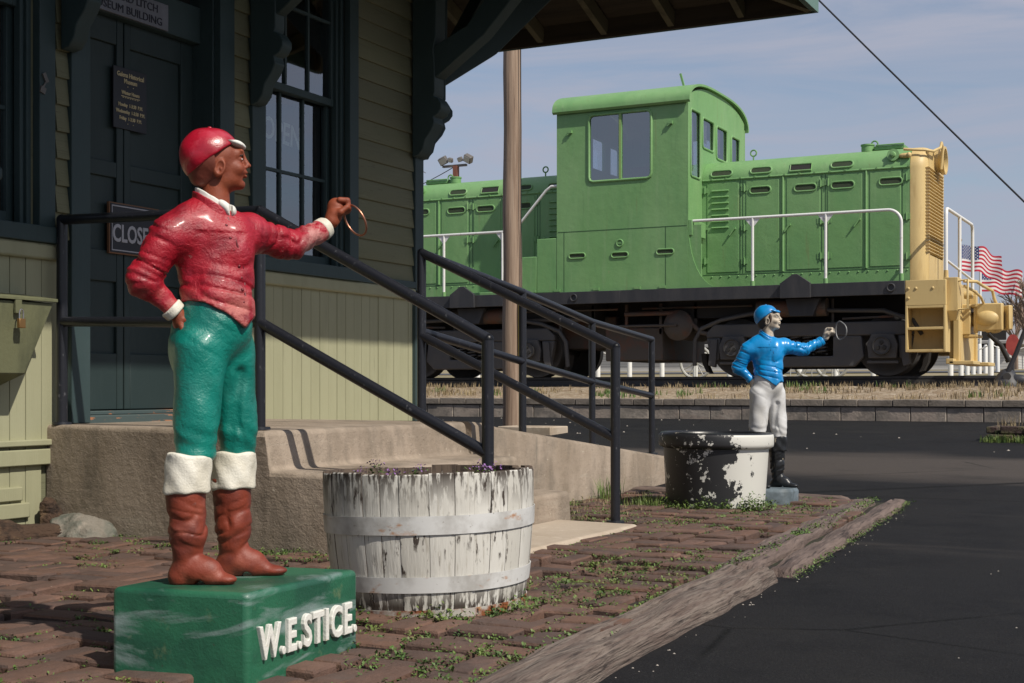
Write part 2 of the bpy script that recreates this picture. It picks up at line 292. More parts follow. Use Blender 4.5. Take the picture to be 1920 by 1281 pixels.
m_skin1 = M('terracotta_face_paint', (.225,.048,.017), .6, [dict(c=(.15,.03,.014), s=12, lo=.45, hi=.65, f=.7), dict(c=(.34,.095,.045), s=16, lo=.56, hi=.7, f=.5)], [dict(s=70, st=.35, di=.003), dict(s=220, st=.35, di=.0015)])
m_hair1 = M('faded_cap_back_paint', (.15,.035,.02), .55, [dict(c=(.30,.11,.07), s=14, lo=.5, hi=.66, f=.7), dict(c=(.3,.02,.03), s=9, lo=.56, hi=.66, f=.35)], [dict(s=70, st=.4, di=.003)])
m_cap1 = M('red_cap_paint', (.38,.007,.024), .33, [dict(c=(.24,.003,.012), s=10, lo=.45, hi=.6, f=.8), dict(c=(.5,.07,.10), s=16, lo=.55, hi=.7, f=.6)], [dict(s=34, st=.25, di=.004), dict(s=150, st=.35, di=.002)], coat=.3)
m_wht1 = M('chipped_white_paint', (.68,.67,.62), .55, [dict(c=(.5,.25,.22), s=40, lo=.62, hi=.7, f=.7)], [dict(s=80, st=.4, di=.003)])
m_ring1 = M('copper_ring', (.45,.2,.13), .35, metal=.9)
m_ped = M('green_pedestal_paint', (.018,.12,.062), .5, [dict(c=(.008,.06,.036), s=(4,4,6), lo=.42, hi=.6, f=.8, ds=.6), dict(c=(.24,.30,.30), s=(3.6,3.6,15), lo=.52, hi=.68, f=.8, ds=.8), dict(c=(.035,.03,.02), s=95, lo=.66, hi=.71, f=.8), dict(c=(.22,.24,.12), s=11, lo=.63, hi=.75, f=.5)], [dict(s=30, st=.3, di=.006), dict(s=150, st=.4, di=.003)], coat=.15)
m_letter = M('white_letter_paint', (.68,.67,.62), .6, [dict(c=(.5,.4,.2), s=40, lo=.62, hi=.7, f=.5)], [dict(s=130, st=.6, di=.003)])
m_blue = M('blue_jacket_paint', (.004,.25,.60), .33, [dict(c=(.003,.19,.5), s=9, lo=.45, hi=.65, f=.7), dict(c=(.45,.42,.36), s=20, lo=.73, hi=.76, f=.8)], [dict(s=50, st=.25, di=.004)], coat=.25)
m_face2 = M('grey_face_paint', (.56,.48,.38), .7, [dict(c=(.25,.21,.17), s=30, lo=.45, hi=.62, f=.8), dict(c=(.62,.57,.48), s=15, lo=.5, hi=.7, f=.6)], [dict(s=60, st=.3, di=.003)])
m_hair2 = M('dark_hair_paint', (.035,.03,.024), .7, [dict(c=(.2,.16,.12), s=16, lo=.58, hi=.68, f=.6)])
m_wht2 = M('white_breeches_paint', (.62,.62,.62), .5, [dict(c=(.5,.49,.47), s=12, lo=.45, hi=.65), dict(c=(.2,.12,.08), s=22, lo=.72, hi=.77, f=.7)], [dict(s=50, st=.2, di=.003)])
m_bootb = M('black_boot_paint', (.012,.013,.015), .35, [dict(c=(.42,.36,.27), s=18, lo=.66, hi=.69, f=.9, rough=.8)], [dict(s=50, st=.3, di=.003)])
m_ring2 = M('grey_wire', (.22,.22,.22), .5, metal=.3)
m_slab2 = M('blue_grey_base_paint', (.13,.165,.19), .6, [dict(c=(.07,.09,.1), s=7, lo=.45, hi=.6), dict(c=(.4,.33,.27), s=14, lo=.64, hi=.72, f=.8)], [dict(s=40, st=.4, di=.005)])
m_eyew = M('eye_white', (.75,.73,.7), .4); m_iris = M('eye_iris', (.03,.10,.2), .4); m_iris1 = M('eye_dark', (.05,.02,.015), .4)
m_brow = M('brow_dark', (.05,.025,.018), .7)
m_stave = M('white_peeling_wood', (.60,.585,.54), .8, [dict(k='island', c=(.44,.42,.37), lo=.3, hi=1, f=.7), dict(c=(.46,.44,.39), s=(3.5,3.5,1.6), lo=.45, hi=.7, f=.8), dict(c=(.30,.27,.22), s=(85,85,6), lo=.55, hi=.68, f=.6),
    dict(c=(.045,.033,.026), s=(55,55,11), lo=.56, hi=.60, f=1, mask=dict(k='noise', s=(7,7,4), lo=.53, hi=.6)),
    dict(c=(.05,.038,.03), s=(60,60,14), lo=.44, hi=.52, f=1, mask=dict(k='axis', ax='Z', s=1, o=(0,0,0), lo=.335, hi=.44)),
    dict(c=(.05,.038,.03), s=(60,60,14), lo=.42, hi=.5, f=1, mask=dict(k='axis', ax='Z', s=(1,1,-1), o=(0,0,0), lo=-.13, hi=-.04))],
    [dict(s=(110,110,4), st=.5, di=.004), dict(s=(45,45,8), st=.3, di=.004)])
m_hoop = M('white_hoop_paint', (.60,.60,.59), .5, [dict(c=(.40,.39,.37), s=9, lo=.45, hi=.66), dict(c=(.38,.16,.05), s=(12,12,26), lo=.62, hi=.72, f=.85), dict(c=(.2,.17,.14), s=50, lo=.64, hi=.7, f=.7)], [dict(s=30, st=.15, di=.004)])
m_rustrim = M('rusty_hoop', (.45,.42,.38), .7, [dict(c=(.25,.08,.03), s=12, lo=.48, hi=.56, f=1), dict(c=(.5,.22,.06), s=26, lo=.6, hi=.66, f=.8)], [dict(s=50, st=.4, di=.004)])
m_potsoil = M('potting_soil', (.05,.035,.025), .95, [], [dict(s=40, st=1, di=.03)])
m_pot = M('peeling_black_white_paint', (.60,.59,.55), .55, [dict(c=(.5,.49,.45), s=5, lo=.45, hi=.7, f=.7),
    dict(c=(.016,.016,.018), s=(4.2,4.2,4.2), o=(2.2,0.4,3.0), lo=.497, hi=.503, f=1, d=12, ro=.68, rough=.4, mask=dict(k='axis', ax='X', s=(-1,-.25,0), o=(0,0,0), lo=-.02, hi=.0)),
    dict(c=(.016,.016,.018), s=(9,9,9), lo=.6, hi=.605, f=1, d=12, ro=.7)],
    [dict(s=4.2, st=.1, di=.01)])
m_rock = M('grey_rock', (.20,.18,.15), .9, [dict(c=(.10,.11,.09), s=7, lo=.45, hi=.6), dict(c=(.36,.31,.26), s=16, lo=.55, hi=.7, f=.7)], [dict(s=18, st=.8, di=.03), dict(s=80, st=.5, di=.008)])
m_log = M('rotten_log', (.07,.04,.025), .95, [dict(c=(.16,.10,.055), s=9, lo=.5, hi=.65), dict(c=(.025,.015,.01), s=18, lo=.5, hi=.62)], [dict(s=(14,40,40), st=1, di=.04)])
m_signb = M('black_sign', (.012,.012,.018), .5); m_signw = M('sign_white', (.38,.38,.41), .5); m_gold = M('sign_gold', (.62,.52,.3), .5)
m_signg = M('grey_plaque', (.16,.165,.19), .5, [dict(c=(.22,.23,.27), s=5, lo=.45, hi=.7)]); m_ink = M('ink', (.02,.02,.035), .6)
m_frame = M('sign_wood_edge', (.2,.1,.05), .7); m_chalkb = M('chalk_board', (.035,.04,.048), .6); m_chalk = M('chalk', (.75,.8,.72), .9)
m_brass = M('padlock_brass', (.35,.2,.08), .4, metal=.8); m_lockst = M('padlock_steel', (.5,.48,.5), .3, metal=.9)
m_boxp = M('drop_box_paint', (.13,.135,.07), .75, [dict(c=(.08,.085,.045), s=(8,8,3), lo=.5, hi=.7)], [dict(s=40, st=.4, di=.005)])
m_fred = M('flag_red', (.45,.015,.04), .7); m_fwhite = M('flag_white', (.68,.66,.66), .7); m_fblue = M('flag_blue', (.03,.05,.16), .7)
m_metsid = M('pale_metal_siding', (.5,.5,.49), .6, [dict(k='wave', dir='Z', c=(.3,.3,.3), s=2.6, lo=.6, hi=.9, f=.7)]); m_roofm = M('low_metal_roof', (.3,.3,.3), .6)
m_rbrick = M('red_brick_house', (.3,.12,.08), .9, [dict(c=(.4,.2,.13), s=2, lo=.5, hi=.7)])
m_twig = M('bare_twigs', (.17,.125,.095), .9, [dict(c=(.28,.2,.16), s=.6, lo=.45, hi=.6)])
m_disc = M('faded_red_disc', (.42,.07,.06), .6, [dict(c=(.3,.04,.04), s=6, lo=.5, hi=.7)])
m_rustp = M('rusty_pole', (.2,.075,.05), .7); m_lampg = M('lamp_housing', (.12,.11,.10), .5); m_lens = M('lamp_lens', (.4,.42,.42), .3)
m_wirem = M('black_wire', (.01,.01,.012), .5)
m_farpine = M('far_hill_trees', (.10,.085,.075), .95)
def atG(x, y, dz=0.0):
    D = 5.0
    for _ in range(40):
        p = atD(x, y, D); h = gz(p.x, p.y)+dz; Dn = (CZ-h)*F/(y-HY); D = .5*D+.5*Dn
    p = atD(x, y, D); p.z = gz(p.x, p.y)+dz; return p
def pot_mat():
    m = bpy.data.materials.new('peeling_two_tone_paint'); m.use_nodes = True; nt = m.node_tree; N = nt.nodes.new; L = nt.links.new
    p = nt.nodes['Principled BSDF']; p.inputs['Roughness'].default_value = .5
    tc = N('ShaderNodeTexCoord'); sp = N('ShaderNodeSeparateXYZ'); L(tc.outputs['Object'], sp.inputs[0])
    n1 = N('ShaderNodeTexNoise'); n1.inputs['Scale'].default_value = 7; n1.inputs['Detail'].default_value = 12; n1.inputs['Roughness'].default_value = .7
    L(tc.outputs['Object'], n1.inputs['Vector'])
    def ma(op, a, b):
        q = N('ShaderNodeMath'); q.operation = op
        for i, v in enumerate((a, b)):
            if isinstance(v, (int, float)): q.inputs[i].default_value = v
            else: L(v, q.inputs[i])
        return q.outputs[0]
    gx = ma('ADD', ma('MULTIPLY', sp.outputs[0], 1.15), ma('MULTIPLY', sp.outputs[2], .12))
    t = ma('ADD', n1.outputs['Fac'], gx); f = ma('LESS_THAN', t, .555)
    n3 = N('ShaderNodeTexNoise'); n3.inputs['Scale'].default_value = 8.5; n3.inputs['Detail'].default_value = 12; n3.inputs['Roughness'].default_value = .7; mp3 = N('ShaderNodeMapping'); mp3.inputs['Location'].default_value = (4.1, 2.3, 1.7); L(tc.outputs['Object'], mp3.inputs[0]); L(mp3.outputs[0], n3.inputs['Vector'])
    f = ma('MULTIPLY', f, ma('LESS_THAN', n3.outputs['Fac'], .555))
    n2 = N('ShaderNodeTexNoise'); n2.inputs['Scale'].default_value = 22; n2.inputs['Detail'].default_value = 8; L(tc.outputs['Object'], n2.inputs['Vector'])
    f = ma('MAXIMUM', f, ma('GREATER_THAN', n2.outputs['Fac'], .695))
    mx = N('ShaderNodeMix'); mx.data_type = 'RGBA'; L(f, mx.inputs['Factor']); mx.inputs['A'].default_value = (.60,.59,.545,1); mx.inputs['B'].default_value = (.018,.018,.02,1)
    L(mx.outputs['Result'], p.inputs['Base Color'])
    b = N('ShaderNodeBump'); b.invert = True; b.inputs['Strength'].default_value = .35; b.inputs['Distance'].default_value = .006; L(f, b.inputs['Height']); L(b.outputs[0], p.inputs['Normal'])
    return m
m_pot = pot_mat()

# ================================================================== SETTING
ys = [-20, -5, 2, 5] + [6+.5*i for i in range(22)] + [16.7]
b = MB(); xs = [-300, -60, -15, 0, 15, 60, 300]
b.add([(x, y, gz(x, y)-.004) for y in ys for x in xs], [(j*7+i, j*7+i+1, j*7+i+8, j*7+i+7) for j in range(len(ys)-1) for i in range(6)])
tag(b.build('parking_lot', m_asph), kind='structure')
def bedz(x, y):
    n = mnoise.noise(Vector((x*.9, y*1.3, 0)))*.03+mnoise.noise(Vector((x*5, y*5, 3)))*.012
    return .545+.155*sm(16.7, 18.9, y)+.16*sm(21.8, 24, y)+n*sm(16.6, 17.2, y)*(1-sm(23.4, 24, y))
b = MB(); nx, ny = 330, 60
b.grid(lambda u, v: (-26+38*u, 16.55+7.45*v, bedz(-26+38*u, 16.55+7.45*v)), nx, ny)
tag(b.build('track_bed_gravel', m_ballast), kind='structure')
b = MB(); b.grid(lambda u, v: (-300+600*u, 24+((v**2)*900), gz(0, 24+(v**2)*900)), 12, 60)
for sx in (-1, 1):
    b.grid(lambda u, v: ((12+290*u) if sx > 0 else (-26-290*u), 16.7+7.3*v, .545+.315*v), 4, 4)
tag(b.build('dry_field', m_field), kind='structure')
b = MB(); b.grid(lambda u, v: (-200+400*u, 38+9*v, gz(0, 38+9*v)+.02), 4, 6)
tag(b.build('far_street', m_street), kind='structure')
b = MB()
def hz(u, v):
    x = -420+840*u; return (x, 330+60*v, 2.6+v*(11+7*mnoise.noise(Vector((x*.012, 3, 1)))+2.2*mnoise.noise(Vector((x*.2, 5, 1)))))
b.grid(hz, 400, 6); tag(b.build('wooded_hills', m_farpine), kind='structure')

# ---- brick paving in basket weave
bx0, bx1, by0, by1 = -4.97, -1.42, 1.2, 8.15
def tim_x(y): return -1.465-.06*(y-3.0)
def edge_x(y): return (-1.21-.058*(y-1.4)) if y < 4.9 else (-1.375-.0775*(y-4.98))
joints = []
def brick(b, x0, x1, y0, y1):
    cx, cy = (x0+x1)/2, (y0+y1)/2
    h = .040+random.uniform(-.009, .009)+.022*mnoise.noise(Vector((cx*1.3, cy*1.3, 0))); tx, ty = random.uniform(-.035, .035), random.uniform(-.035, .035)
    a = random.uniform(-.035, .035); ca, sa = math.cos(a), math.sin(a); z0 = gz(cx, cy); ox, oy = random.uniform(-.006, .006), random.uniform(-.006, .006)
    vs = []
    for ins, zz in ((0, -.04), (0, h-.008), (.004, h-.002), (.011, h)):
        n = 3
        ring = [(x0+ins, y0+ins), ((x0+x1)/2, y0+ins), (x1-ins, y0+ins), (x1-ins, (y0+y1)/2), (x1-ins, y1-ins), ((x0+x1)/2, y1-ins), (x0+ins, y1-ins), (x0+ins, (y0+y1)/2)]
        for px, py in ring:
            dx, dy = px-cx, py-cy; j = .003*mnoise.noise(Vector((px*30, py*30, 1)))
            rx, ry = cx+dx*ca-dy*sa+ox+j, cy+dx*sa+dy*ca+oy+j
            vs.append((rx, ry, z0+zz+(tx*dx+ty*dy if zz > 0 else 0)+(j*.6)))
    fs = [(r*8+i, r*8+(i+1)%8, (r+1)*8+(i+1)%8, (r+1)*8+i) for r in range(3) for i in range(8)]+[tuple(24+i for i in range(8))]
    b.add(vs, fs)
    joints.append((x0, x1, y0, y1))
def paved(x, y):
    if x > tim_x(y)-.02: return False
    if y > 8.1: return False
    if x < -3.38 and y > 4.98: return False
    if x < -2.40 and 4.66 < y < 6.2: return False
    if x < -3.4 and y > 4.86-(x+4.95)*.17: return False
    return True
b = MB(); cw, ch = .208, .225; i = 0
while bx0+i*cw < bx1:
    j = 0
    while by0+j*ch < by1:
        x = bx0+i*cw; y = by0+j*ch+i*.03; g = .020
        if paved(x+cw/2, y+ch/2):
            if (i+j) % 2 == 0 or random.random() < .25:
                brick(b, x+g/2, x+cw-g/2, y+g/2, y+ch/2-g/2-.002); brick(b, x+g/2, x+cw-g/2, y+ch/2+g/2, y+ch-g/2)
            else:
                brick(b, x+g/2, x+cw/2-g/2, y+g/2, y+ch-g/2); brick(b, x+cw/2+g/2, x+cw-g/2, y+g/2, y+ch-g/2)
        j += 1
    i += 1
tag(b.build('brick_paving', m_brick, angle=28), kind='structure')
b = MB(); b.grid(lambda u, v: (-4.97+(3.62)*u if v < .5 or True else 0, 1.0+7.3*v, gz(0, 1.0+7.3*v)+.006+.012*abs(mnoise.noise(Vector((u*14, v*25, 0))))), 90, 160)
vs = b.v; b.v = [(min(x, tim_x(y)+.1), y, z) for x, y, z in vs]
tag(b.build('soil', m_soil), kind='structure')

def leaf(b, p, s, az, el, w=.45, mi=0):
    d = Vector((math.cos(az)*math.cos(el), math.sin(az)*math.cos(el), math.sin(el))); q = Vector((-math.sin(az), math.cos(az), 0))
    p = Vector(p); m = p+d*s*.55+Vector((0,0,s*.05))
    b.add([p, m+q*s*w*.5, p+d*s, m-q*s*w*.5], [(0,1,2,3)], mi)
def clump(b, x, y, z, n, rad, h, s, mi=0):
    for _ in range(n):
        a = random.uniform(0, 2*PI); r = rad*math.sqrt(random.random()); hh = h*random.random()*(1-.6*r/rad)
        leaf(b, (x+r*math.cos(a), y+r*math.sin(a), z+hh), s*random.uniform(.6, 1.3), random.uniform(0, 2*PI), random.uniform(-.2, 1.0), .6, mi)
def blades(b, x, y, z, n, rad, h, w=.004, mi=0):
    for _ in range(n):
        a = random.uniform(0, 2*PI); r = rad*math.sqrt(random.random()); q = random.uniform(0, 2*PI); l = h*random.uniform(.5, 1.15); t = random.uniform(.05, .5)
        p0 = Vector((x+r*math.cos(a), y+r*math.sin(a), z)); d = Vector((math.cos(q), math.sin(q), 0)); s = Vector((-d.y, d.x, 0))*w/2
        p1 = p0+Vector((0,0,l*.55))+d*l*t*.3; p2 = p0+Vector((0,0,l*(1-.3*t)))+d*l*t
        b.add([p0-s, p0+s, p1+s*.8, p1-s*.8, p2], [(0,1,2,3), (3,2,4)], mi)
b = MB()
for x0, x1, y0, y1 in joints:
    for k in range(6):
        e = random.random(); t = random.random()
        if e < .62: px, py = x0+(x1-x0)*t, (y0 if random.random() < .5 else y1)
        else: px, py = (x0 if random.random() < .5 else x1), y0+(y1-y0)*t
        dens = .46+2.0*mnoise.noise(Vector((px*2.4, py*1.7, 7)))+.25*(px+3.2)/1.6
        if px < -3.4: dens -= .2
        if random.random() < dens: clump(b, px, py, gz(px, py)+.030, random.randint(12, 34), random.uniform(.014, .046), .018, .0105)
for k in range(420):   # along the timber edge
    y = random.uniform(2.4, 8.2); px = tim_x(y)-.015+random.uniform(-.03, .02)
    clump(b, px, y, gz(px, y)+.028, 12, .03, .03, .012)
for k in range(130):
    y = random.uniform(4.9, 8.5); px = edge_x(y)+random.uniform(-.015, .02); clump(b, px, y, gz(px, y)+.004, 9, .02, .02, .011)
for k in range(160):   # along the pad
    y = random.uniform(4.6, 6.2); clump(b, -2.385+random.uniform(-.015, .02), y, gz(0, y)+.012, 9, .02, .02, .011)
for k in range(230):   # foot of the landing
    t = random.random(); clump(b, -4.9+1.5*t, 4.84-.26*t+random.uniform(-.06, 0), .012, 9, .03, .03, .012)
for k in range(700):   # far corner of the paving, between the steps and the pot
    px, py = random.uniform(-3.35, -1.9), random.uniform(6.25, 8.1)
    if mnoise.noise(Vector((px*2.2, py*2, 2))) > -.12 and px < tim_x(py): clump(b, px, py, gz(px, py)+.015, 12, .05, .035, .014)
tag(b.build('weeds', m_weed, smooth=False), kind='stuff')
b = MB()
for k in range(260):
    px, py = random.uniform(-3.3, -2.7), random.uniform(6.3, 7.9); blades(b, px, py, gz(px, py)+.01, 5, .05, .06, .004)
for k in range(2600):
    px, py = random.uniform(-17, 3), random.uniform(16.9, 19.2)
    if mnoise.noise(Vector((px*.5, py, 0))) > -.05: blades(b, px, py, bedz(px, py)-.01, 4, .06, .10, .012)
tag(b.build('dry_grass', m_straw, smooth=False), kind='stuff')
b = MB()
for k in range(900):
    px, py = random.uniform(-17, 3), random.uniform(17.0, 19.3)
    if mnoise.noise(Vector((px*.9, py, 4))) > .22: blades(b, px, py, bedz(px, py)-.01, 8, .09, .11, .014)
for (px, py) in ((-3.24, 7.55), (-3.16, 7.48)): blades(b, px, py, .01, 40, .07, .17, .005)
p = atG(1265, 950)
for k in range(16): blades(b, -2.84+random.uniform(-.07,.07), 7.17+random.uniform(-.1,.1), .01, 14, .05, .10, .006)
for k in range(26):
    a = random.uniform(-2.4, -.1); clump(b, -2.51+.33*math.cos(a), 7.42+.33*math.sin(a), .02, 46, .055, .09*random.uniform(.4, 1.3), .018)
for k in range(9): clump(b, -2.19+random.uniform(-.07,.05), 7.23+random.uniform(-.06,.06), .02, 60, .06, .12, .018)
for k in range(34):
    a = random.uniform(-2.6, .3); clump(b, -2.135+.30*math.cos(a), 3.65+.30*math.sin(a), .02, 40, .045, .055*random.uniform(.5, 1.3), .013)
for k in range(8): clump(b, -1.84+random.uniform(-.05,.05), 3.62+random.uniform(-.06,.1), .03, 60, .055, .07, .013)
for k in range(7): clump(b, -2.65+random.uniform(-.25,.12), 4.50+random.uniform(-.03,.03), .02, 30, .05, .05, .014)
for k in range(16): clump(b, -1.80+random.uniform(-.35,.1), 2.86+random.uniform(-.1,.25), .02, 26, .04, .04, .013)
tag(b.build('green_tufts', m_weed, smooth=False), kind='stuff')
# shrubby sprig growing beside the steps
b = MB(); c = Vector((-2.78, 5.35, .17))
for k in range(420): 
    a = random.uniform(0, 2*PI); t = random.random(); r = .075*math.sqrt(random.random()); leaf(b, (c.x+r*math.cos(a), c.y+r*math.sin(a), c.z-.08+.17*t), .022*random.uniform(.6,1.2), random.uniform(0, 2*PI), random.uniform(-.3, .9), .8)
sp = thing('leafy_weed', 'bushy green weed growing from the step beside the barrel', 'weed', (-2.78, 5.35, .05))
b.build('foliage', m_weed, sp, smooth=False); MB().tube([(-2.78,5.35,.04),(-2.775,5.35,.22)], .004, 6).build('stem', m_weed, sp)
# white gravel flecks strewn on the asphalt
b = MB()
def fleck(px, py, s):
    z = gz(px, py)-.004; a = random.uniform(0, PI); q = [(px+s*math.cos(a+k*2*PI/5)*random.uniform(.7,1.2), py+s*math.sin(a+k*2*PI/5)*random.uniform(.7,1.2), z) for k in range(5)]
    b.add(q+[(px, py, z+s*.7)], [(k, (k+1)%5, 5) for k in range(5)])
for k in range(170):
    py = random.uniform(11.5, 16.3); px = random.uniform(-13, 2)
    if mnoise.noise(Vector((px*.35, py*.8, 0))) > -.1: fleck(px, py, random.uniform(.005, .016))
for k in range(25): fleck(random.uniform(-1.2, 1.6), random.uniform(2.8, 11), random.uniform(.002, .005))
for k in range(60):
    y = random.uniform(3, 8.3); fleck(edge_x(y)+.01+abs(random.gauss(0, .035)), y, random.uniform(.0015, .0045))
tag(b.build('gravel_flecks', M('pale_stone', (.33,.3,.26), .9)), kind='stuff')

m_timber2 = M('brown_timber', (.17,.125,.105), .9, [dict(c=(.08,.055,.048), s=(24,2.2,10), lo=.4, hi=.62, f=.9), dict(c=(.03,.02,.018), s=(60,3,40), lo=.56, hi=.66, f=.9), dict(c=(.25,.2,.18), s=(90,5,60), lo=.6, hi=.72, f=.5)], [dict(s=(70,3,50), st=.9, di=.02), dict(s=(14,2,9), st=.6, di=.03)])
# ---- weathered timbers edging the paving
def timber(name, label, p0, p1, w, h, split=False, mat=m_timber, group='weathered timbers edging the paving'):
    p0 = Vector(p0); p1 = Vector(p1); L = (p1-p0).length; az = math.atan2(p1.y-p0.y, p1.x-p0.x)-PI/2; n = int(L*26)
    sec = 16 if not split else 60; b = MB(); vs = []; sd = random.uniform(0, 90)
    for i in range(n+1):
        t = i/n*L; e = min(1, min(t, L-t)/.05)
        for j in range(sec):
            q = j/(sec-1); ang = PI*q
            x = -math.cos(ang); sx = math.copysign(abs(x)**.45, x)*w/2; z = h*(math.sin(ang)**.32)
            nn = mnoise.noise(Vector((sx*9+sd, t*1.6, 0))); n2 = mnoise.noise(Vector((sx*55+sd, t*3.5, 5)))
            z2 = z*(1+.25*nn)-.012*max(0, n2)*2
            if split:
                for c_ in (-.035, .045, .07): z2 -= (.016+.02*mnoise.noise(Vector((t*1.1, c_*90, sd))))*math.exp(-((sx-c_-.02*mnoise.noise(Vector((t*.9, c_*50, 0))))/.005)**2)
            if e < 1: z2 *= .35+.65*e; 
            edge = .014*mnoise.noise(Vector((t*4, 7*(1 if x > 0 else 0)+sd, 0)))
            yy = t+ (.06*mnoise.noise(Vector((sx*25, sd, 0))) if i in (0, n) else 0)
            vs.append((sx+edge*abs(x), yy, z2-.01 if 0 < j < sec-1 else -.03))
    fs = [(i*sec+j, (i+1)*sec+j, (i+1)*sec+j+1, i*sec+j+1) for i in range(n) for j in range(sec-1)]+[tuple(range(sec)), tuple(n*sec+j for j in range(sec))[::-1]]
    b.add(vs, [f[::-1] for f in fs]); o = b.build(name, mat, local=True, angle=60); o.location = (p0.x, p0.y, gz(p0.x, p0.y)); o.rotation_euler = (0, 0, az)
    return tag(o, label, 'timber', group)
timber('landscape_timber', 'long grey weathered timber in the foreground between brick and asphalt', (-1.30, 1.4, 0), (-1.50, 4.85, 0), .175, .07, split=True)
timber('landscape_timber', 'cracked brown timber behind the foreground timber, paired along the asphalt, brick side', (-1.585, 4.88, 0), (-1.86, 8.2, 0), .15, .06, mat=m_timber2)
timber('landscape_timber', 'narrow split brown timber on the asphalt side of the far timber pair', (-1.435, 4.98, 0), (-1.70, 8.4, 0), .10, .05, mat=m_timber2)
timber('landscape_timber', 'red brown timber lying across the far end of the brick paving', (-1.93, 8.16, 0), (-3.42, 8.42, 0), .13, .06, mat=m_timber2)

# ================================================================== ENTRANCE STEPS
st = thing('entrance_steps', 'worn concrete landing with two steps and a ramp at the depot door', 'steps', (-3.45, 5.4, 0))
def poly_block(poly, z0, z1): return MB().prism(poly, 'z', z0, z1)
def wob(b, amp=.004):
    b.v = [(x+amp*mnoise.noise(Vector((x*5, y*5, z*5))), y+amp*mnoise.noise(Vector((x*5+9, y*5, z*5))), z+amp*.6*mnoise.noise(Vector((x*3, y*3, z*3+7)))) for x, y, z in b.v]; return b
def slab(name, mat, corners, z0, zt, bev, nx=30, ny=30):
    """subdivided block: corners a,b,c,d counter-clockwise, zt(x,y) top height"""
    a, bb, c, d = [Vector((p[0], p[1], 0)) for p in corners]; b = MB()
    def pt(u, v, z):
        p = (a*(1-u)+bb*u)*(1-v)+(d*(1-u)+c*u)*v; t = zt(p.x, p.y); return (p.x, p.y, z0+(t-z0)*z)
    b.box(0, 1, 0, 1, 0, 1)
    b.v = [pt(x, y, z) for x, y, z in b.v]
    return b.build(name, mat, st, bevel=bev, seg=3)
prof = [(-4.97,-.1),(-4.97,.518),(-4.2,.519),(-3.475,.515),(-3.45,.352),(-3.30,.350),(-3.155,.347),(-3.14,.186),(-3.0,.186),(-2.865,.182),(-2.85,-.1)]
b = MB(); k = len(prof)
def ynear(x): return 4.60-(x+3.475)*.18 if x < -3.475 else 4.60
for f_ in (0, 1): b.v += [(x, ynear(x) if f_ == 0 else (6.30 if x < -3.3 else 6.26), z) for x, z in prof]
b.v += [(-3.475, 4.60, -.1)]
b.f = [(0,1,2,3,2*k), (2*k,)+tuple(range(3, k)), tuple(range(k, 2*k))[::-1]]+[(i, k+i, k+(i+1)%k, (i+1)%k) for i in range(k)]; b.m = [0]*len(b.f)
b.f = [q[::-1] for q in b.f]; b.build('landing_and_steps', m_conc, st, bevel=.022, seg=4)
slab('pad', m_conc2, [(-2.86,4.63),(-2.42,4.63),(-2.42,6.05),(-2.86,6.10)], -.1, lambda x, y: .056, .018)
b = MB(); n = 24
for i in range(n+1):
    y = 6.30+3.75*i/n; t = .518-.105*max(0, y-6.45)-.02*sm(6.3,6.6,y); t = max(t, .145)
    b.v += [(-4.97, y, -.1), (-3.45, y, -.1), (-3.445, y, t-.02), (-3.465, y, t), (-4.97, y, t)]
for i in range(n):
    for j in range(4): b.f.append((i*5+j, (i+1)*5+j, (i+1)*5+j+1, i*5+j+1)[::1]); b.m.append(0)
b.f += [(0,1,2,3,4), tuple(n*5+k for k in range(5))[::-1]]; b.m += [0,0]
b.f = [q[::-1] for q in b.f]
b.build('ramp', m_conc, st, angle=60)
slab('ramp_foot', m_conc2, [(-4.9,10.06),(-3.2,10.06),(-3.3,10.9),(-4.9,10.9)], -.1, lambda x, y: gz(x, y)+.03, .01)

# ================================================================== HANDRAILS
def rail_part(o, name, p0, p1, r=.0235, ends=True):
    b = MB(); b.tube([p0, p1], r, 18)
    if ends:
        for p in (p0, p1): b.ell(p, (r*1.02, r*1.02, r*1.02), 16, 10)
    return b.build(name, m_pipe, o, angle=60)
def post(o, x, y, z0, z1, r=.0235):
    b = MB(); b.tube([(x,y,z0),(x,y,z1)], r, 18); b.ell((x,y,z1), (r*1.02,)*3, 16, 10); pp = b.build('post', m_pipe, o, angle=60)
    MB().cyl((x,y,z0), (x,y,z0+.012), .045, .043, 18).build('base_plate', m_pipe, pp, angle=60)
hA = thing('handrail', 'black pipe handrail beside the red statue, from door wall down the near steps', 'handrail', (-3.55, 4.66, .52), group='black pipe handrails at the entrance')
P1, P2, P3 = (-4.886, 4.90), (-3.55, 4.665), (-2.487, 4.678)
post(hA, *P1, .518, 1.487, .026); post(hA, *P2, .518, 1.424); post(hA, *P3, .04, .875)
rail_part(hA, 'top_rail', (*P1, 1.487), (*P2, 1.424)); rail_part(hA, 'middle_rail', (*P1, 1.005), (*P2, .962))
rail_part(hA, 'top_rail', (*P2, 1.424), (*P3, .875)); rail_part(hA, 'middle_rail', (*P2, .962), (*P3, .44))
hB = thing('handrail', 'black pipe handrail on the far side of the steps that turns and follows the ramp', 'handrail', (-3.74, 6.29, .5), group='black pipe handrails at the entrance')
P4, P5 = (-3.725, 6.27), (-2.6, 6.20)   # far post of the landing, foot of the steps
P6, P7, P8 = (-3.6, 7.2), (-3.6, 8.2), (-3.6, 9.25)
post(hB, *P4, .50, 1.398); post(hB, *P5, .04, .888); post(hB, *P6, .42, 1.245, .0225); post(hB, *P7, .32, 1.115, .0215); post(hB, *P8, .22, 1.035, .0225)
rail_part(hB, 'top_rail', (*P4, 1.398), (*P5, .888)); rail_part(hB, 'middle_rail', (*P4, .965), (*P5, .449))
